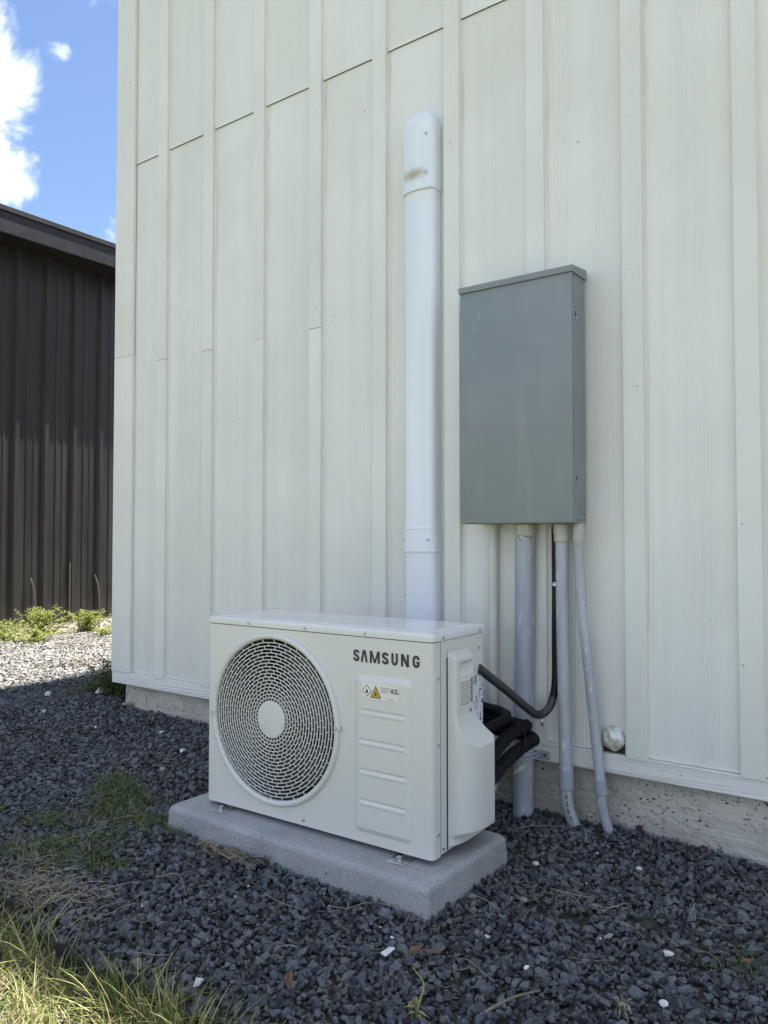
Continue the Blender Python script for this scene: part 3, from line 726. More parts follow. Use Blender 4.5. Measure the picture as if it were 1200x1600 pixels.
# expanding foam
bm = bmesh.new(); bmesh.ops.create_icosphere(bm, subdivisions=4, radius=1)
for v in bm.verts:
    q = v.co.copy()
    k = 1 + 0.06*math.sin(q.x*5+1)*math.sin(q.z*6) + 0.04*math.sin(q.x*9+q.z*7) + 0.02*math.sin(q.z*15+q.x*3)
    v.co = Vector((q.x*0.0345*k, q.y*0.026*k, q.z*0.034*k - (0.006 if q.z < -.2 else 0)))
fo = obj('foam_plug', MB().bm(bm), 'spray_foam', None, True, 180); fo.location = (0.189, 0.0005, 0.279)
tag(fo, 'lumpy pale expanding foam plug filling a hole low in the siding', 'foam')

# ================================================================== pad
pad = MB()
lp = lambda ins_, z: [(x, y, z) for x, y in rrect(-0.4615+ins_, 0.4615-ins_, -0.2+ins_, 0.2-ins_, max(0.018-ins_*.3, 0.008), 5)]
lo = [lp(0.002, -0.055), lp(-0.001, 0.0)]
for i in range(9):
    t_ = R(90*i/8); lo.append(lp(0.020*(1-math.cos(t_))+0.002, 0.048 + 0.019*math.sin(t_)))
lo += [lp(0.05, 0.0678), lp(0.10, 0.0681)]
po = obj('equipment_pad', pad.loft(lo), 'pad_concrete', None, True, 60)
po.location = (-0.4330, -0.5535, 0.0062); po.rotation_euler = (0, 0, R(-0.4))
tag(po, 'speckled grey concrete pad with rounded edges under the condenser', 'pad')

# ================================================================== condenser
W, H, DP = 0.786, 0.5427, 0.278
un = thing('outdoor_condenser', 'beige outdoor air conditioner condenser with round fan grille on the pad', 'air conditioner', (-0.0199, -0.6574, 0.0873), 0.0194)
GX, GZ, GR = -0.5205, 0.2705, 0.2385
HR = 0.2290        # opening in the front panel
# front panel: flat ring with opening + wrapped flanks
fp = MB(); CR = 0.014; x0, x1, z0, z1 = -W+CR, -CR, 0.0, 0.5205
angs = sorted(set([2*math.pi*k/120 for k in range(120)] + [math.atan2(zz-GZ, xx-GX) % (2*math.pi) for xx in (x0, x1) for zz in (z0, z1)]))
inn, outr = [], []
for a in angs:
    c_, s_ = math.cos(a), math.sin(a)
    ts = []
    if c_ > 1e-9: ts.append((x1-GX)/c_)
    if c_ < -1e-9: ts.append((x0-GX)/c_)
    if s_ > 1e-9: ts.append((z1-GZ)/s_)
    if s_ < -1e-9: ts.append((z0-GZ)/s_)
    t_ = min(ts); inn.append((GX+HR*c_, 0, GZ+HR*s_)); outr.append((GX+t_*c_, 0, GZ+t_*s_))
inn2 = [(p[0], 0.012, p[2]) for p in inn]
fp.loft([inn2, inn, outr], cap0=False, cap1=False)
for sgn, xe in ((1, 0.0), (-1, -W)):
    pl = [(xe - sgn*CR + sgn*CR*math.sin(R(a)), CR - CR*math.cos(R(a))) for a in range(0, 91, 10)] + [(xe, 0.0355)]
    fp.loft([[(x, y, z0) for x, y in pl], [(x, y, z1) for x, y in pl]], close=False, cap0=False, cap1=False)
fp.add([(-W, 0.0355, 0.0), (0, 0.0355, 0.0), (-CR, 0, 0), (-W+CR, 0, 0)], [(0, 1, 2, 3)])
obj('front_panel', fp, 'unit_white', un, True, 35)
# raised access panel with four pressed grooves
ax0, ax1, az0, az1 = -0.2365, -0.0545, 0.024, 0.4285
nx, nz_ = 64, 230; V = []
def sm01(t): t = min(1, max(0, t)); return t*t*(3-2*t)
for j in range(nz_+1):
    for i in range(nx+1):
        x = ax0 + (ax1-ax0)*i/nx; z = az0 + (az1-az0)*j/nz_
        cx, cz = (ax0+ax1)/2, (az0+az1)/2; rr = 0.022
        qx, qz = abs(x-cx)-((ax1-ax0)/2-rr), abs(z-cz)-((az1-az0)/2-rr)
        d = rr - (math.hypot(max(qx, 0), max(qz, 0)) + min(max(qx, qz), 0))
        h = 0.0085*sm01(d/0.019)
        for gz in (0.3365, 0.2610, 0.1860, 0.1095):
            dz = z - gz; ex = sm01((x-(-0.2145))/0.004)*sm01((-0.0745-x)/0.004)
            h -= 0.0030*ex*sm01((0.0042-abs(dz))/0.0030)
            h += 0.0014*ex*sm01((0.0055-abs(dz+0.0085))/0.0045)
        V.append((x, 0.0009-h-0.0012*sm01(d/0.004), z))
F = [(j*(nx+1)+i, j*(nx+1)+i+1, (j+1)*(nx+1)+i+1, (j+1)*(nx+1)+i) for j in range(nz_) for i in range(nx)]
obj('access_panel', MB().add(V, F), 'unit_white', un, True, 180)
# casing behind: open-fronted shell
sh = MB(); e = 0.0012
plan = [(-W+e, 0.036), (-W+e, DP-0.02), (-W+0.02, DP), (-0.02, DP), (-e, DP-0.02), (-e, 0.036)]
sh.loft([[(x, y, 0.003) for x, y in plan], [(x, y, 0.521) for x, y in plan]], close=False, cap0=False, cap1=False)
sh.add([(*p, 0.003) for p in plan], [tuple(range(6))])
obj('casing', sh, 'unit_white', un)
# lid
ld = MB(); ov = 0.0016
LL = lambda i_, z: [(x, y, z) for x, y in rrect(-W-ov+i_, ov-i_, -ov+i_, DP+ov-i_, 0.0155, 6)]
lo = [LL(0.002, 0.5222), LL(0.0003, 0.5226), LL(0, 0.524), LL(0, 0.5360)]
for i in range(1, 7):
    t_ = R(90*i/6); lo.append(LL(0.0075*(1-math.cos(t_)), 0.5360 + 0.0070*math.sin(t_)))
lo += [LL(0.024, 0.5432), LL(0.027, 0.5450), LL(0.036, 0.5452)]
obj('lid', ld.loft(lo), 'unit_lid', un, True, 40)
# service cover on the right flank
cvm = MB(); rows = []
NZ, NY = 130, 64
for j in range(NZ+1):
    z = 0.014 + (0.492-0.014)*j/NZ
    topc = sm01((0.492-z)/0.020); botc = 0.35 + 0.65*sm01((z-0.030)/0.016)
    dd = max(0.0, 0.348 - z); rampv = 0.046*(dd/0.100)**2.4
    y0_, y1_ = 0.0745, 0.176 + 0.066*min(1.0, (dd/0.100)**1.3)
    row = []
    for i in range(NY+1):
        s_ = i/NY; y = y0_ + (y1_-y0_)*s_
        q1 = lambda u, p_: math.sqrt(max(0, 1-(1-min(1, max(0, u)))**p_))
        vl = 0.060*q1((y-y0_)/0.085, 2.3)*q1((0.242-y)/0.045, 2.0)      # full lower bulge
        vu = 0.019*q1((y-y0_)/0.011, 2.2)*q1((y1_-y)/0.009, 2.0)        # slim upper part
        v = (max(min(vl, vu + rampv), min(vu, 0.019)) if z < 0.348 else vu)*topc*botc
        # hand recess in the upper part
        if 0.431 < z < 0.462 and 0.094 < y < 0.166:
            v -= 0.011*sm01((z-0.431)/0.008)*sm01((0.462-z)/0.004)*sm01((y-0.094)/0.006)*sm01((0.166-y)/0.006)
        row.append((0.0012 + max(v, 0), y, z))
    rows.append(row)
cvm.loft(rows, close=False, cap0=False, cap1=False)
sc_ = obj('service_cover', cvm, 'unit_white', un, True, 180)
obj('cover_flange', MB().bbox(-0.0005, 0.0028, 0.070, 0.0768, 0.006, 0.498, 0.001, 1), 'unit_white', un)
obj('cover_gap', MB().box(-0.0004, 0.0011, 0.0672, 0.0702, 0.006, 0.478), 'interior_black', un)
# printed service label on the cover
lab = obj('cover_label', MB().box(0.0198, 0.0207, 0.097, 0.163, 0.351, 0.421), 'label_paper', sc_)
ln = MB()
for k in range(11):
    z = 0.355 + 0.0056*k
    ln.box(0.0206, 0.0210, 0.099, 0.161 if k % 3 else 0.148, z, z+0.0022)
ln.box(0.0206, 0.0211, 0.152, 0.1625, 0.356, 0.419)
obj('printed_lines', ln, 'ink_grey', sc_)
obj('lock_screw', MB().tube([(0.0185, 0.152, 0.337), (0.0215, 0.152, 0.337)], 0.0055, 10), 'hole_grey', sc_)
obj('wiring_sticker', MB().box(-0.0005, 0.0008, 0.196, 0.2565, 0.255, 0.412), 'diagram_sticker', un)
obj('side_seam', MB().box(-0.0006, 0.0007, 0.0352, 0.0368, 0.004, 0.520), 'hole_grey', un)
# fan grille
gr = obj('fan_grille', MB(), 'grille_plastic', un)
def ringm(mb, r0, r1, y0, y1, n=112):
    ls = [[(GX + r*math.cos(2*math.pi*k/n), y, GZ + r*math.sin(2*math.pi*k/n)) for k in range(n)] for r, y in ((r0, y0), (r1, y0), (r1, y1), (r0, y1), (r0, y0))]
    mb.loft(ls, cap0=False, cap1=False)
om = MB(); n = 128
prof = [(0.2215, 0.004), (0.2215, -0.004), (0.2235, -0.0075), (0.229, -0.0105), (0.2345, -0.0095), (0.2378, -0.005), (GR, 0.0), (0.2385, 0.003)]
om.loft([[(GX + r*math.cos(2*math.pi*k/n), y, GZ + r*math.sin(2*math.pi*k/n)) for k in range(n)] for r, y in prof], cap0=False, cap1=False)
obj('outer_ring', om, 'grille_plastic', gr, True, 60)
lt = MB(); NR = 18; rads = [0.0505 + (0.2215-0.0505)*i/NR for i in range(NR+1)]
dome = lambda r: -0.0035 - 0.0045*(1-(r/0.2215)**2)
for i, r in enumerate(rads[1:-1]): ringm(lt, r-0.00118, r+0.00118, dome(r), dome(r)+0.0030)
for i in range(NR):
    ra, rb = rads[i], rads[i+1]; N_ = 32
    for k in range(N_):
        a = 2*math.pi*(k + 0.5*(i % 2) + 0.06*math.sin(i*1.7) + 0.08*i)/N_; da = 0.25
        ca, sa = math.cos(a), math.sin(a); a2 = a + 0.018; cb, sb = math.cos(a2), math.sin(a2); hw = 0.0010
        ya = dome((ra+rb)/2)+0.0004
        vs = []
        for y in (ya, ya+0.0022):
            for rr, c_, s_ in ((ra, ca, sa), (rb, cb, sb)):
                for w_ in (-hw, hw): vs.append((GX + rr*c_ - w_*s_, y, GZ + rr*s_ + w_*c_))
        lt.add(vs, [(0, 1, 3, 2), (4, 6, 7, 5), (0, 2, 6, 4), (1, 5, 7, 3)])
obj('lattice', lt, 'grille_plastic', gr, True, 35)
hb = MB(); n = 48
hb.loft([[(GX + r*math.cos(2*math.pi*k/n), y, GZ + r*math.sin(2*math.pi*k/n)) for k in range(n)] for r, y in ((0.0512, -0.001), (0.0512, -0.0085), (0.0500, -0.0098), (0.044, -0.0105), (0.020, -0.0110))])
obj('hub_cap', hb, 'grille_plastic', gr, True, 40)
for a in (182, 2):
    x, z = GX + 0.2335*math.cos(R(a)), GZ + 0.2335*math.sin(R(a))
    b_ = obj('boss', MB().tube([(x, -0.004, z), (x, -0.0108, z), (x, -0.0122, z)], [0.0098, 0.0095, 0.008], 16), 'grille_plastic', gr, True)
    obj('screw', MB().tube([(x, -0.012, z), (x, -0.0135, z)], 0.0046, 10), 'screw_steel', gr)
# fan and interior
sd_ = MB()
sd_.loft([[(GX + r*math.cos(2*math.pi*k/64), y, GZ + r*math.sin(2*math.pi*k/64)) for k in range(64)] for r, y in ((0.2285, 0.010), (0.222, 0.03), (0.218, 0.10))], cap0=False, cap1=False)
obj('shroud', sd_, 'shroud_grey', un, True)
obj('interior', MB().box(-W+0.01, -0.015, 0.101, 0.26, 0.01, 0.515), 'interior_black', un)
fan = obj('fan_hub', MB().tube([(GX, 0.096, GZ), (GX, 0.045, GZ), (GX, 0.040, GZ)], [0.045, 0.045, 0.036], 24), 'fan_grey', un, True)
for b3 in range(3):
    m_ = MB(); rws = []
    for i in range(9):
        r = 0.042 + (0.21-0.042)*i/8; rw = []
        for j in range(9):
            a = R(120*b3 + 20) + (j/8-0.5)*(1.25 + 0.35*i/8) + 0.45*i/8
            rw.append((GX + r*math.cos(a), 0.050 + 0.036*j/8, GZ + r*math.sin(a)))
        rws.append(rw)
    m_.loft(rws, close=False, cap0=False, cap1=False)
    obj('fan_blade', m_, 'fan_grey', un, True, 180)
# lettering: stroke-built capitals
lg = MB(); LH, ST, Y0 = 0.0305, 0.0068, -0.0009
def stroke(pts, w=ST, ox=0.0, oz=0.0):
    P = [Vector((p[0], p[1])) for p in pts]; L_, R_ = [], []
    for i, p in enumerate(P):
        a = P[max(i-1, 0)]; b = P[min(i+1, len(P)-1)]; d = (b-a).normalized(); nn = Vector((-d.y, d.x))
        if 0 < i < len(P)-1:
            d1 = (P[i]-P[i-1]).normalized(); k = max(0.6, nn.dot(Vector((-d1.y, d1.x))))
        else: k = 1
        L_.append(p + nn*w/2/k); R_.append(p - nn*w/2/k)
    v0 = len(lg.v)
    for l_, r_ in zip(L_, R_):
        lg.v += [(ox+l_.x, Y0, oz+l_.y), (ox+r_.x, Y0, oz+r_.y)]
    for i in range(len(P)-1): lg.f.append((v0+2*i, v0+2*i+1, v0+2*i+3, v0+2*i+2))
def arc(cx, cz, rx, rz, a0, a1, n=10): return [(cx + rx*math.cos(R(a0+(a1-a0)*i/n)), cz + rz*math.sin(R(a0+(a1-a0)*i/n))) for i in range(n+1)]
h2 = ST/2
def gS(o, z, w):
    rx = w/2-h2; q = LH/4
    stroke([(w-h2, LH-q*1.12)] + arc(w/2, LH-q-0.0005, rx, q-h2+0.0005, 0, 180, 10) + [(h2+0.0008, LH*0.62), (w/2, LH*0.5), (w-h2-0.0008, LH*0.38)] + arc(w/2, q+0.0005, rx, q-h2+0.0005, 0, -180, 10) + [(h2, q*1.25)], ST, o, z)
def gU(o, z, w): stroke([(h2, LH), (h2, q_ := 0.011)] + arc(w/2, 0.010, w/2-h2, 0.010-h2, 180, 360, 12) + [(w-h2, LH)], ST, o, z)
def gG(o, z, w):
    stroke([(w-h2, LH*0.66), (w-h2, LH-0.010)] + arc(w/2, LH-0.010, w/2-h2, 0.010-h2, 0, 180, 12) + arc(w/2, 0.010, w/2-h2, 0.010-h2, 180, 360, 12) + [(w-h2, LH*0.46)], ST, o, z)
    stroke([(w*0.52, LH*0.44), (w-0.0002, LH*0.44)], 0.0052, o, z)
lw_ = [0.0198, 0.0220, 0.0312, 0.0205, 0.0198, 0.0238, 0.0206]
oz = 0.4575; xs_ = [-0.2398 + d for d in (0.0, 0.0238, 0.0526, 0.0906, 0.1192, 0.1480, 0.1822)]
gS(xs_[0], oz, lw_[0])
stroke([(h2*0.9, 0), (lw_[1]/2-0.0016, LH)], 0.0064, xs_[1], oz); stroke([(lw_[1]-h2*0.9, 0), (lw_[1]/2+0.0016, LH)], 0.0064, xs_[1], oz)
w = lw_[2]; stroke([(h2, 0), (h2, LH)], ST, xs_[2], oz); stroke([(w-h2, 0), (w-h2, LH)], ST, xs_[2], oz)
stroke([(h2+0.0012, LH), (w/2, 0.001)], 0.0052, xs_[2], oz); stroke([(w-h2-0.0012, LH), (w/2, 0.001)], 0.0052, xs_[2], oz)
gS(xs_[3], oz, lw_[3]); gU(xs_[4], oz, lw_[4])
w = lw_[5]; stroke([(h2, 0), (h2, LH)], ST, xs_[5], oz); stroke([(w-h2, 0), (w-h2, LH)], ST, xs_[5], oz); stroke([(h2, LH), (w-h2, 0)], 0.0072, xs_[5], oz)
gG(xs_[6], oz, lw_[6])
lo_ = obj('logo_lettering', lg, 'ink', un)
lo_['label'] = 'large dark capital lettering on the front panel'
# warning label on the access panel
YL = -0.0100
wl = obj('warning_label', MB().box(-0.2052, -0.0932, YL, YL+0.0016, 0.3695, 0.4075), 'label_paper', un)
wl['label'] = 'cream flammability warning label with two hazard symbols'
def poly(name, pts, mat, dy, par=wl): return obj(name, MB().add([(x, YL-dy, z) for x, z in pts], [tuple(range(len(pts)))]), mat, par)
cx, cz, s_ = -0.1893, 0.3882, 0.0150
poly('diamond_border', [(cx, cz-s_), (cx+s_, cz), (cx, cz+s_), (cx-s_, cz)], 'ink_red', 0.0003)
s_ = 0.0126; poly('diamond_field', [(cx, cz-s_), (cx+s_, cz), (cx, cz+s_), (cx-s_, cz)], 'label_white', 0.0005)
flame = lambda cx, cz, k: [(cx+a*k, cz+b*k) for a, b in ((-.35, -.9), (.35, -.9), (.55, -.4), (.5, .1), (.25, .4), (.22, .05), (.1, .5), (-.05, 1.0), (-.2, .5), (-.45, .1), (-.55, -.4))]
poly('flame', flame(cx, cz, 0.0068), 'ink', 0.0007)
cx, cz = -0.1617, 0.3845
poly('triangle_border', [(cx-0.0168, cz-0.0122), (cx+0.0168, cz-0.0122), (cx, cz+0.0190)], 'ink', 0.0004)
poly('triangle_field', [(cx-0.0132, cz-0.0100), (cx+0.0132, cz-0.0100), (cx, cz+0.0148)], 'label_yellow', 0.0006)
poly('flame', flame(cx, cz-0.001, 0.0062), 'ink', 0.0008)
tm = MB()
for k, wd in enumerate((0.030, 0.029, 0.022)): tm.box(-0.1470, -0.1470+wd, YL-0.0005, YL-0.0001, 0.3992-0.0052*k, 0.4008-0.0052*k)
tm.box(-0.122, -0.108, YL-0.0005, YL-0.0001, 0.3728, 0.3742)
obj('small_print', tm, 'ink_grey', wl)
MX = Matrix.Translation((-0.1165, YL-0.0004, 0.3890)) @ Matrix.Rotation(R(90), 4, 'X') @ Matrix.Diagonal((0.86, 1, 1, 1))
text_mesh('A2L', 0.0170, 'ink', 'refrigerant_class', wl, MX, 0.0002, 0.0003)
# screws
def uscrew(p, d, r=0.0048, dimple=False):
    p = Vector(p); d = Vector(d)
    if dimple: obj('dimple', MB().tube([p + d*0.0002, p + d*0.0012, p + d*0.0014], [r*1.9, r*1.7, r*1.2], 16), 'unit_white', un, True, 180)
    obj('screw', MB().tube([p, p + d*0.0022, p + d*0.0028], [r, r*0.9, r*0.5], 10), 'screw_steel', un, True)
for x in (-0.6164, -0.4048, -0.2021): uscrew((x, -0.0016, 0.5305), (0, -1, 0), 0.0040)
uscrew((-0.4069, 0.0, 0.0145), (0, -1, 0), 0.0042)
for y, z in ((0.0468, 0.5298), (0.2382, 0.5290)): uscrew((0.0016, y, z), (1, 0, 0), 0.0045)
for y, z in ((0.0235, 0.434), (0.0235, 0.272), (0.0235, 0.0575)): uscrew((0.0, y, z), (1, 0, 0), 0.0042, True)
uscrew((-0.001, 0.0503, 0.014), (1, 0, 0), 0.0038); uscrew((-0.001, 0.238, 0.483), (1, 0, 0), 0.0036)
# mounting feet with bolts
for x in (-0.705, -0.086):
    for y0_, y1_, by in ((-0.038, 0.05, -0.018), (DP-0.05, DP+0.036, DP+0.017)):
        ft = obj('mounting_foot', MB().bbox(x-0.027, x+0.027, y0_, y1_, -0.0130, -0.0100, 0.0012, 1).box(x-0.02, x+0.02, 0.03 if y0_ < 0 else DP-0.045, 0.046 if y0_ < 0 else DP-0.03, -0.010, 0.004), 'galvanised', un)
        obj('washer', MB().tube([(x, by, -0.0100), (x, by, -0.0084)], 0.0125, 18), 'galvanised', ft, True)
        obj('bolt', MB().tube([(x, by, -0.0084), (x, by, -0.0022), (x, by, -0.0014)], [0.0085, 0.0085, 0.0068], 6), 'galvanised', ft)

# ================================================================== gravel
def hulls(n, seed, npts=11, flat=0.72):
    rg = np.random.default_rng(seed); out = []
    for _ in range(n):
        bm = bmesh.new()
        pts = rg.normal(size=(npts, 3)); pts /= np.linalg.norm(pts, axis=1)[:, None]; pts *= rg.uniform(0.72, 1.12, (npts, 1))
        pts *= np.array([rg.uniform(0.85, 1.35), rg.uniform(0.7, 1.05), rg.uniform(flat-0.2, flat+0.15)])
        for p in pts: bm.verts.new(p)
        bmesh.ops.convex_hull(bm, input=bm.verts)
        for v in [v for v in bm.verts if not v.link_faces]: bm.verts.remove(v)
        bmesh.ops.triangulate(bm, faces=bm.faces)
        bm.verts.index_update()
        out.append((np.array([v.co[:] for v in bm.verts]), np.array([[v.index for v in f.verts] for f in bm.faces]))); bm.free()
    return out
HU = hulls(40, 3)
def rotmats(n, rg, tilt=0.9):
    """random yaw with moderate random tilt"""
    a = rg.uniform(0, 2*np.pi, n); b = rg.normal(0, tilt*0.5, n); c = rg.normal(0, tilt*0.5, n)
    ca, sa, cb, sb, cc, s_c = np.cos(a), np.sin(a), np.cos(b), np.sin(b), np.cos(c), np.sin(c)
    Z = np.zeros(n); O = np.ones(n)
    Rz = np.stack([np.stack([ca, -sa, Z], -1), np.stack([sa, ca, Z], -1), np.stack([Z, Z, O], -1)], 1)
    Rx = np.stack([np.stack([O, Z, Z], -1), np.stack([Z, cb, -sb], -1), np.stack([Z, sb, cb], -1)], 1)
    Ry = np.stack([np.stack([cc, Z, s_c], -1), np.stack([Z, O, Z], -1), np.stack([-s_c, Z, cc], -1)], 1)
    return Rz @ Rx @ Ry
def scatter_stones(name, P, size, mat, rg, label):
    n = len(P); which = rg.integers(0, len(HU), n); M = rotmats(n, rg); VS, FS = [], []; off = 0
    for h in range(len(HU)):
        idx = np.nonzero(which == h)[0]
        if len(idx) == 0: continue
        hv, hf = HU[h]
        v = np.einsum('nij,kj->nki', M[idx], hv)*size[idx][:, None, None] + P[idx][:, None, :]
        VS.append(v.reshape(-1, 3)); k = len(hv)
        FS.append((hf[None] + (np.arange(len(idx))*k)[:, None, None] + off).reshape(-1, 3)); off += len(idx)*k
    o = np_mesh(name, np.concatenate(VS), np.concatenate(FS), mat)
    tag(o, label, 'gravel'); o['kind'] = 'stuff'; return o
def field(x0, x1, y0, y1, s, rg):
    nx, ny = int((x1-x0)/s), int((y1-y0)/s)
    X, Y = np.meshgrid(x0 + (np.arange(nx)+.5)*s, y0 + (np.arange(ny)+.5)*s, indexing='ij')
    X = X.ravel() + rg.uniform(-.75, .75, nx*ny)*s; Y = Y.ravel() + rg.uniform(-.75, .75, nx*ny)*s
    return X, Y
def allowed(X, Y):
    ok = ~((X > -2.15) & (Y > 0.012)) & ~((X > -2.2) & (Y > 0.035))
    ok &= ~((X > -0.888) & (X < 0.016) & (Y > -0.750) & (Y < -0.357))          # pad
    ok &= Y > -1.285 + 0.02*np.sin(3.1*X)
    for cx, cy, rr in ((-0.0795, -0.047, 0.034), (0.085, -0.043, 0.020), (0.182, -0.032, 0.016), (-0.197, -0.0165, 0.016)): ok &= (X-cx)**2 + (Y-cy)**2 > rr*rr
    # two bare scrapes where the soil shows
    for cx, cy, rx, ry in ((0.235, -0.545, 0.085, 0.035), (0.43, -0.475, 0.05, 0.04)):
        e = ((X-cx)/rx)**2 + ((Y-cy)/ry)**2
        ok &= (e > 1) | (rng.uniform(size=len(X)) < 0.25)
    return ok
VX, VY, VD = 0.993, -2.2556, np.array([-math.sin(R(35.934)), math.cos(R(35.934))])
def near_view(X, Y, m=0.62):
    d = np.stack([X-VX, Y-VY], -1); f_ = d @ VD; l_ = d @ np.array([VD[1], -VD[0]])
    return np.abs(l_) < f_*m + 0.25
# near bed
X, Y = field(-1.75, 1.9, -1.30, 0.03, 0.0120, rng); k = allowed(X, Y) & near_view(X, Y); X, Y = X[k], Y[k]
S = np.clip(rng.lognormal(math.log(0.0084), 0.38, len(X)), 0.0040, 0.0185)
P = np.stack([X, Y, hgt(X, Y) - 0.004 + rng.uniform(-0.004, 0.006, len(X))], -1)
scatter_stones('gravel', P, S, 'basalt', rng, 'dark crushed basalt gravel bed around the pad and along the wall')
n_near = len(X)
# middle bed to the left
X, Y = field(-3.9, -1.75, -1.30, 1.3, 0.0150, rng); k = allowed(X, Y) & near_view(X, Y); X, Y = X[k], Y[k]
edge_s = -3.25 - 0.2*Y
k = X > edge_s - 0.12 + rng.normal(0, 0.05, len(X)); X, Y = X[k], Y[k]
S = np.clip(rng.lognormal(math.log(0.0098), 0.26, len(X)), 0.005, 0.017)
P = np.stack([X, Y, hgt(X, Y) - 0.004 + rng.uniform(-0.004, 0.006, len(X))], -1)
scatter_stones('gravel', P, S, 'basalt', rng, 'dark crushed basalt gravel stretching left of the building corner')
n_mid = len(X)
# sunlit strip beyond, sunlight painted into paler dusty stones, thinning out towards the shed
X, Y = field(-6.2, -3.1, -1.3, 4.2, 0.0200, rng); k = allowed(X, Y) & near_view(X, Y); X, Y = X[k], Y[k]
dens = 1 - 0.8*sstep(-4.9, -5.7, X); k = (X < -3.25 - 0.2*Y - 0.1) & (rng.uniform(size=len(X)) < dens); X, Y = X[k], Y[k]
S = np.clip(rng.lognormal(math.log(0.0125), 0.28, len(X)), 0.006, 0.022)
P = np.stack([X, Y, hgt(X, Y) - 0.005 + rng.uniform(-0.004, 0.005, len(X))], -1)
scatter_stones('gravel', P, S, 'basalt_sunlit', rng, 'dusty gravel painted paler as sunlit between the building and the dark shed')
print('stones', n_near, n_mid, len(X))

# ================================================================== grass and litter
def blades(P, length, width, lean, mat, name, rg, seg=4, curl=1.0, kind='stuff', label=None, cat=None, up=1.0):
    n = len(P); az = rg.uniform(0, 2*np.pi, n); D = np.stack([np.cos(az), np.sin(az), np.zeros(n)], -1)
    twist = az + np.pi/2 + rg.normal(0, .5, n); Wd = np.stack([np.cos(twist), np.sin(twist), np.zeros(n)], -1)
    th0 = np.clip(np.abs(rg.normal(lean, 0.28, n)), 0.02, 1.5); dth = rg.uniform(0.25, 1.3, n)*curl
    VS = []; pos = P.copy(); step = length/seg
    for s in range(seg+1):
        w = width*(1 - (s/seg)**1.6)*0.5 + 0.00012
        VS.append(pos - Wd*w[:, None]); VS.append(pos + Wd*w[:, None])
        th = th0 + dth*(s/seg)
        pos = pos + (D*np.sin(th)[:, None] + np.array([0, 0, 1.0])*np.cos(th)[:, None]*up)*step[:, None]
        pos[:, 2] = np.maximum(pos[:, 2], P[:, 2] + 0.002)
    V = np.stack(VS, 1); k = V.shape[1]; base = (np.arange(n)*k)[:, None]
    F = np.concatenate([base + np.array([[2*s, 2*s+1, 2*s+3, 2*s+2]]) for s in range(seg)], 0)
    o = np_mesh(name, V.reshape(-1, 3), F, mat, smooth=True)
    if label: tag(o, label, cat)
    if kind: o['kind'] = kind
    return o
# lawn beyond the edging
n = 19000
X = rng.uniform(-2.2, 0.9, n); Y = -1.345 - np.abs(rng.normal(0, 0.32, n))
k = (Y > -2.1); X, Y = X[k], Y[k]
thick = 0.5 + 0.5*np.sin(7*X+2)*np.sin(9*Y) ; k = rng.uniform(size=len(X)) < 0.55 + 0.45*thick; X, Y = X[k], Y[k]
P = np.stack([X, Y, hgt(X, Y)-0.012], -1)
blades(P, rng.uniform(0.03, 0.095, len(X)), rng.uniform(0.0020, 0.0042, len(X)), 0.55, 'lawn_blade', 'lawn_grass', rng, label='sunlit yellow green lawn grass beyond the gravel edging', cat='grass')
# short dry thatch
n = 17000; X = rng.uniform(-2.2, 0.9, n); Y = -1.33 - np.abs(rng.normal(0, 0.30, n)); P = np.stack([X, Y, hgt(X, Y)-0.012], -1)
blades(P, rng.uniform(0.03, 0.10, n), rng.uniform(0.0012, 0.003, n), 1.1, 'straw_dry', 'dry_thatch', rng, label='dry straw thatch lying in the lawn at the gravel edge', cat='grass')
# tufts hanging over the edging
n = 1100; c = rng.choice(np.array([-0.62, -0.50, -0.30, -0.22, -0.15, -0.08, 0.0, -0.75, -0.95, -1.2, -1.5]), n)
X = c + rng.normal(0, 0.035, n); Y = -1.315 + rng.normal(0, 0.018, n) - 0.03; P = np.stack([X, Y, hgt(X, Y)-0.012], -1)
blades(P, rng.uniform(0.05, 0.15, n), rng.uniform(0.0018, 0.0036, n), 0.6, 'lawn_blade', 'grass_tufts', rng, seg=5, label='longer green grass tufts leaning over the black edging', cat='grass')
# low weedy patch in the gravel
cl = np.array([(-1.35, -.60), (-1.25, -.62), (-1.15, -.66), (-1.05, -.76), (-1.15, -.80), (-.98, -.90), (-1.25, -.90), (-1.05, -1.0), (-1.1, -1.1), (-.85, -1.0), (-.95, -1.08), (-1.35, -1.1), (-.95, -.75), (-1.5, -1.0), (-1.2, -.72), (-1.28, -.68)])
n = 3600; c = cl[rng.integers(0, len(cl), n)]
X = c[:, 0] + rng.normal(0, 0.05, n); Y = c[:, 1] + rng.normal(0, 0.035, n); P = np.stack([X, Y, hgt(X, Y)], -1)
blades(P, rng.uniform(0.015, 0.055, n), rng.uniform(0.0016, 0.0034, n), 0.95, 'weed_blade', 'weed_grass', rng, label='low dark green grass patch growing through gravel left of the pad', cat='grass')
n = 240; X = rng.uniform(-0.92, -0.35, n); Y = -0.775 + rng.normal(0, .012, n); k = (np.sin(X*21) > 0.2); X, Y = X[k], Y[k]
P = np.stack([X, Y, hgt(X, Y)], -1)
blades(P, rng.uniform(0.02, 0.05, len(X)), rng.uniform(0.001, 0.0025, len(X)), 0.7, 'weed_blade', 'weed_grass', rng, label='sparse grass sprigs along the front foot of the pad', cat='grass')
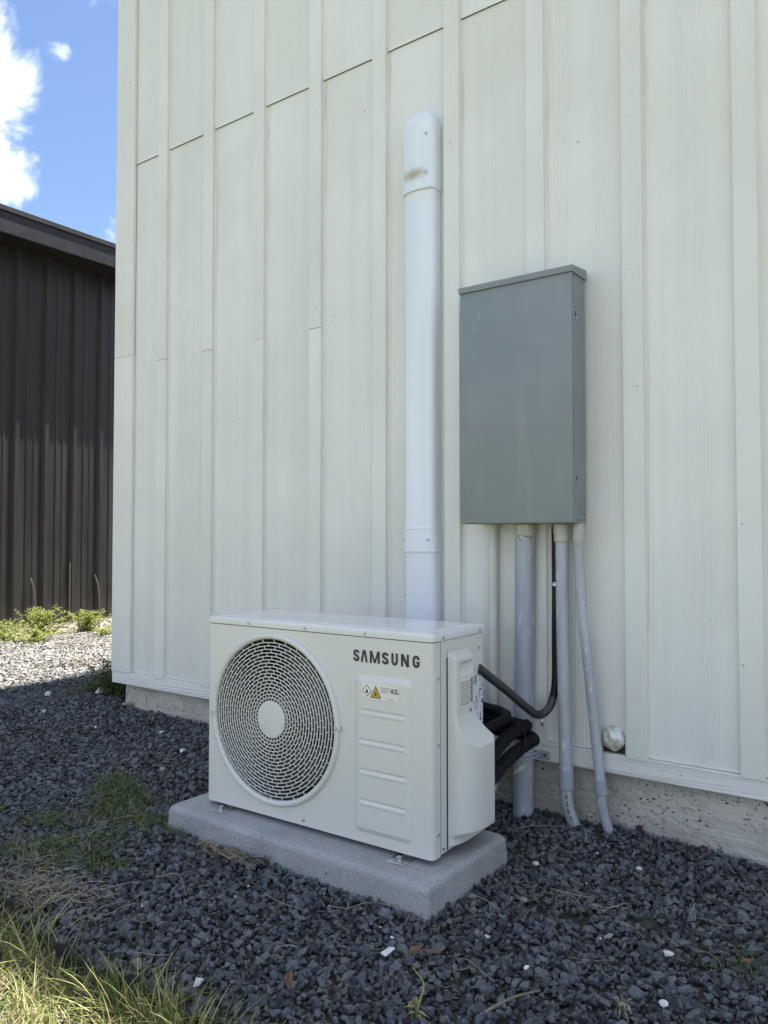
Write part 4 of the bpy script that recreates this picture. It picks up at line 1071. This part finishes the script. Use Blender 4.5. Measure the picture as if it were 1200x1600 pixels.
# straw strands lying on the stones
def strands(n, fx, fy, L0, L1, mat, name, label, w=0.0011):
    X, Y = fx(n), fy(n); az = rng.uniform(0, 2*np.pi, n); L = rng.uniform(L0, L1, n); cur = rng.normal(0, 1.2, n)
    VS = []; seg = 5; px, py = X.copy(), Y.copy()
    for s in range(seg+1):
        z = hgt(px, py) + 0.008 + 0.004*np.sin(s*1.3 + az*3) + 0.003
        nx_, ny_ = -np.sin(az), np.cos(az)
        VS.append(np.stack([px - nx_*w*.5, py - ny_*w*.5, z], -1)); VS.append(np.stack([px + nx_*w*.5, py + ny_*w*.5, z + 0.0006], -1))
        az = az + cur/seg; px = px + np.cos(az)*L/seg; py = py + np.sin(az)*L/seg
    V = np.stack(VS, 1); base = (np.arange(n)*V.shape[1])[:, None]
    F = np.concatenate([base + np.array([[2*s, 2*s+1, 2*s+3, 2*s+2]]) for s in range(seg)], 0)
    o = np_mesh(name, V.reshape(-1, 3), F, mat); tag(o, label, 'straw'); o['kind'] = 'stuff'
strands(230, lambda n: rng.uniform(-1.6, 0.75, n), lambda n: rng.uniform(-1.28, -0.35, n), 0.03, 0.10, 'straw_dry', 'straw', 'loose dry straw strands scattered over the dark gravel')
strands(280, lambda n: -0.82 + rng.normal(0, 0.10, n), lambda n: -1.20 + rng.normal(0, 0.045, n), 0.04, 0.12, 'straw_dry', 'straw', 'tangle of dry grass on gravel at the left edging')
strands(120, lambda n: -0.62 + rng.normal(0, 0.06, n), lambda n: -0.79 + rng.normal(0, 0.012, n), 0.03, 0.09, 'straw_dry', 'straw', 'little heap of straw against the pad front')
strands(80, lambda n: 0.66 + rng.normal(0, 0.06, n), lambda n: -0.55 + rng.normal(0, 0.04, n), 0.03, 0.10, 'weed_blade', 'straw', 'wiry dry weed strands on gravel at the right')
strands(60, lambda n: 0.22 + rng.normal(0, 0.08, n), lambda n: -0.50 + rng.normal(0, 0.05, n), 0.02, 0.06, 'twig_bark', 'straw', 'brown rootlets around the bare soil patch')

# plastic edging
em = MB(); top_, bot_ = [], []
pts = [(-3.2, -1.30), (-1.6, -1.30), (-0.86, -1.281), (-0.69, -1.308), (-0.5, -1.322), (-0.396, -1.322), (-0.25, -1.312), (-0.07, -1.30), (0.3, -1.305), (1.6, -1.3)]
sp_ = spline([(x, y, 0) for x, y in pts], 90)
ls = []
for i, q in enumerate(sp_):
    zt = 0.018 + 0.010*math.sin(i*0.35) + 0.006*math.sin(i*1.1)
    ls.append([(q.x, q.y-0.0025, -0.08), (q.x, q.y-0.0025, zt), (q.x, q.y+0.0025, zt), (q.x, q.y+0.0025, -0.08)])
eo = obj('lawn_edging', em.loft(ls), 'edging_black')
tag(eo, 'thin black plastic edging strip between lawn and gravel', 'edging')

# pebbles, chips, leaves
def pebble(x, y, s, mat, label, name='pebble', cat='pebble', seed=0, group=None, sc=(1, 1, 1)):
    hv, hf = hulls(1, 100+seed, 16, 0.75)[0]
    mb = MB().add([(a*s*sc[0], b*s*sc[1], c*s*sc[2]) for a, b, c in hv], [tuple(q) for q in hf])
    o = obj(name, mb, mat); o.location = (x, y, float(hgt(x, y)) + 0.010 + s*0.35); o.rotation_euler = (0, 0, seed*1.3)
    tag(o, label, cat, group)
for i, (x, y, s, m_, l_) in enumerate([
    (-1.36, -0.303, 0.019, 'white_stone', 'largest white pebble on dark gravel left of the condenser'),
    (0.046, -0.932, 0.0125, 'white_stone', 'round white pebble in front of the pad corner'),
    (0.109, -0.360, 0.0105, 'white_stone', 'small white chip beside the right end of the pad'),
    (-0.331, -1.265, 0.018, 'tan_stone', 'flat pale grey stone in the grass along the edging'),
    (-0.183, -1.239, 0.012, 'white_stone', 'broken white stone near the grass at the bottom edge'),
    (-2.786, 0.0, 0.026, 'white_stone', 'white stone far left near the shadow edge'),
    (-2.479, 0.093, 0.026, 'white_stone', 'white stone left of the building corner'),
    (-2.384, -0.261, 0.015, 'white_stone', 'little white stone on gravel below the building corner'),
    (0.299, -0.815, 0.0085, 'white_stone', 'tiny white pebble right of the dry brown leaves'),
    (-1.28, -0.46, 0.013, 'tan_stone', 'grey stone at the left back corner of the pad'),
    (-2.12, 0.00, 0.022, 'tan_stone', 'pale broken concrete chip at the foundation corner'),
    (0.263, 0.000, 0.014, 'red_stone', 'dark red stone chip against the foundation beside the slanted conduit'),
    (0.443, -0.020, 0.013, 'red_stone', 'dark red stone chip farther right along the foundation'),
    (0.393, -0.612, 0.011, 'tan_stone', 'pale tan stone below the bare soil patch'),
    (0.514, -0.602, 0.012, 'white_stone', 'white shell-like chip at right of the gravel'),
    (0.336, -0.228, 0.008, 'white_stone', 'thin white sliver on gravel right of the conduits'),
    (0.17, -0.56, 0.013, 'tan_stone', 'round tan pebble lying on the bare soil patch'),
    (0.56, -0.79, 0.012, 'white_stone', 'flat white chip at the bottom right edge'),
    (-1.62, -0.20, 0.010, 'white_stone', 'tiny white chip on gravel under the wall left of the unit'),
    (-1.95, -0.28, 0.010, 'white_stone', 'tiny white chip midway on the left gravel'),
]):
    pebble(x, y, s, m_, l_, seed=i, sc=(1.2, .9, .7) if i % 3 == 1 else (1, 1, .8))
n = 38
X = rng.uniform(-1.4, 0.8, n); Y = rng.uniform(-1.15, -0.1, n)
k = allowed(X, Y); X, Y = X[k], Y[k]
scatter_stones('white_chips', np.stack([X, Y, hgt(X, Y)+0.007], -1), rng.uniform(0.0025, 0.006, len(X)), 'white_stone', rng, 'tiny white specks of stone and shell sprinkled over the gravel')

def leaf(x, y, L_, W_, rz, label, mat='dead_leaf', curl=0.9, seed=0):
    mb = MB(); rws = []; rg = random.Random(seed)
    for i in range(15):
        u = i/14; w = W_*math.sin(math.pi*min(1, u*0.93+0.05))**0.8*(1 + rg.uniform(-.22, .22))
        tw = 1.6*(u-.4); bend = 0.30*L_*math.sin(2.2*u)
        rw = []
        for j in range(5):
            c_ = w*(j/4-.5)*1.0; up_ = 0.9*w*abs(j/4-.5)
            rw.append((L_*(u-.5), bend + c_*math.cos(tw) - up_*math.sin(tw), 0.006 + L_*curl*0.7*(u-.5)**2 + c_*math.sin(tw)*0.8 + up_*math.cos(tw) + rg.uniform(-.0012, .0012)))
        rws.append(rw)
    mb.loft(rws, close=False, cap0=False, cap1=False)
    o = obj('dry_leaf', mb, mat, None, True, 180); o.location = (x, y, float(hgt(x, y)) + 0.010); o.rotation_euler = (R(12), 0, rz)
    md = o.modifiers.new('thickness', 'SOLIDIFY'); md.thickness = 0.0006
    tag(o, label, 'leaf')
leaf(0.105, -0.915, 0.055, 0.014, R(75), 'curled brown dry leaf right of the round white pebble', seed=1)
leaf(0.128, -0.895, 0.040, 0.010, R(15), 'narrow tan dry leaf crossing the curled brown one', seed=4)
leaf(-0.030, -1.135, 0.060, 0.016, R(120), 'folded brown dry leaf near the bottom edge of the gravel', seed=2)
leaf(0.655, -0.56, 0.03, 0.012, R(40), 'little dry brown leaf among wiry weeds at right', seed=5)

def twig(label, pts, r, mat='twig_bark', name='twig'):
    p = Vector(pts[0]); a = spline(pts, 16)
    o = obj(name, MB().tube([q-p for q in a], [r*(1-0.55*i/len(a)) for i in range(len(a))], 6), mat, None, True); o.location = p
    tag(o, label, 'twig')
g_ = lambda x, y, d=0.014: (x, y, float(hgt(x, y)) + d)
twig('thin pale twig on gravel between fat conduit and pad', [g_(-0.03, -0.20), g_(0.02, -0.16, .02), g_(0.09, -0.11)], 0.0016)
twig('bent dry twig lying over the bare soil patch', [g_(0.20, -0.47), g_(0.27, -0.50, .022), g_(0.31, -0.54)], 0.0022)
twig('brown twig poking in at the bottom right of the gravel', [g_(0.30, -0.99), g_(0.33, -0.93, .022), g_(0.355, -0.875)], 0.0030)
twig('long dry stem on gravel in front of the pad', [g_(-0.33, -0.90), g_(-0.27, -0.92, .024), g_(-0.20, -0.90)], 0.0014, 'straw_dry')
twig('dry forked stem on gravel left of the pad', [g_(-0.62, -1.0), g_(-0.56, -0.98, .026), g_(-0.48, -1.02)], 0.0016, 'straw_dry')

# ================================================================== weeds with stems and leaves
def weed(name, label, loc, h, spread, ns, nl, ll, lw, mat, seed, group=None):
    rg = np.random.default_rng(seed); t_ = thing(name, label, 'weed', loc, 0, group); stm = MB(); VS, FS = [], []; off = 0
    for s in range(ns):
        a = rg.uniform(0, 2*math.pi); r_ = abs(rg.normal(0, spread)); hh = h*rg.uniform(0.55, 1.1)
        b = Vector((rg.normal(0, spread*.3), rg.normal(0, spread*.3), -0.01)); e = Vector((math.cos(a)*r_, math.sin(a)*r_, hh))
        m = b.lerp(e, 0.5) + Vector((0, 0, hh*0.15)); path = spline([b, m, e], 8)
        stm.tube(path, [0.0022*(1-.7*i/len(path)) for i in range(len(path))], 5)
        for l in range(nl):
            u = 0.15 + 0.85*(l+rg.uniform(0, 1))/nl; q = path[min(int(u*(len(path)-1)), len(path)-1)]
            aa = rg.uniform(0, 2*math.pi); el_ = rg.uniform(-.2, .9); d = Vector((math.cos(aa)*math.cos(el_), math.sin(aa)*math.cos(el_), math.sin(el_)))
            sd = d.cross(Vector((0, 0, 1))).normalized(); L_ = ll*rg.uniform(.6, 1.2); w = lw*rg.uniform(.7, 1.2)
            dr = Vector((0, 0, -L_*0.25))
            VS += [q, q + d*L_*.45 + sd*w, q + d*L_ + dr, q + d*L_*.45 - sd*w]; FS.append((off, off+1, off+2, off+3)); off += 4
    obj('stem', stm, 'weed_stem', t_)
    np_mesh('foliage', np.array([v[:] for v in VS]), np.array(FS), mat, t_)
weed('weed_plant', 'tallest feathery light green weed against the shed base', (-5.62, 1.62, 0), 0.22, 0.17, 70, 26, 0.036, 0.0045, 'weed_leaf_light', 1)
weed('weed_plant', 'bushy light green weed right of the tallest one by the shed', (-5.35, 1.90, 0), 0.19, 0.15, 60, 26, 0.034, 0.0045, 'weed_leaf_light', 2)
weed('weed_plant', 'broad light green weed at the left frame edge by the shed', (-5.35, 1.12, 0), 0.15, 0.24, 70, 24, 0.034, 0.0045, 'weed_leaf_light', 3)
weed('weed_plant', 'low light green weed in front of the left shed weed', (-5.05, 1.25, 0), 0.11, 0.18, 34, 18, 0.04, 0.007, 'weed_leaf_light', 4)
weed('weed_plant', 'small isolated light green weed on sunlit pale gravel', (-4.95, 1.80, 0), 0.08, 0.10, 20, 14, 0.035, 0.006, 'weed_leaf_light', 5)
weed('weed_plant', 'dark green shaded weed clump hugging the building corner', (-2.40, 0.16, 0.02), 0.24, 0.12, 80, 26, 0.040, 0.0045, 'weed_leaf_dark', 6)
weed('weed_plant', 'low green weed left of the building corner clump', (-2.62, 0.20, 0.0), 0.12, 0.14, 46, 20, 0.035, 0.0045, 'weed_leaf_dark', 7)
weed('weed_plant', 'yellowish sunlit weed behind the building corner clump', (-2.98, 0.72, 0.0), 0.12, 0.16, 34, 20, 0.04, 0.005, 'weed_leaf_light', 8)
weed('sprout', 'pale yellow sprout at the bottom centre edge', (0.200, -1.068, 0.0), 0.035, 0.012, 4, 3, 0.024, 0.0035, 'yellow_sprout', 9)
twig('pale arched grass stem rising from the yellow sprout', [g_(0.205, -1.068, 0.02), g_(0.195, -1.03, 0.045), g_(0.155, -1.005, 0.05)], 0.0022, 'yellow_sprout')
weed('sprout', 'dry pale sprig at the bottom right edge', (0.50, -0.84, 0.0), 0.035, 0.015, 5, 4, 0.026, 0.002, 'straw_dry', 10)
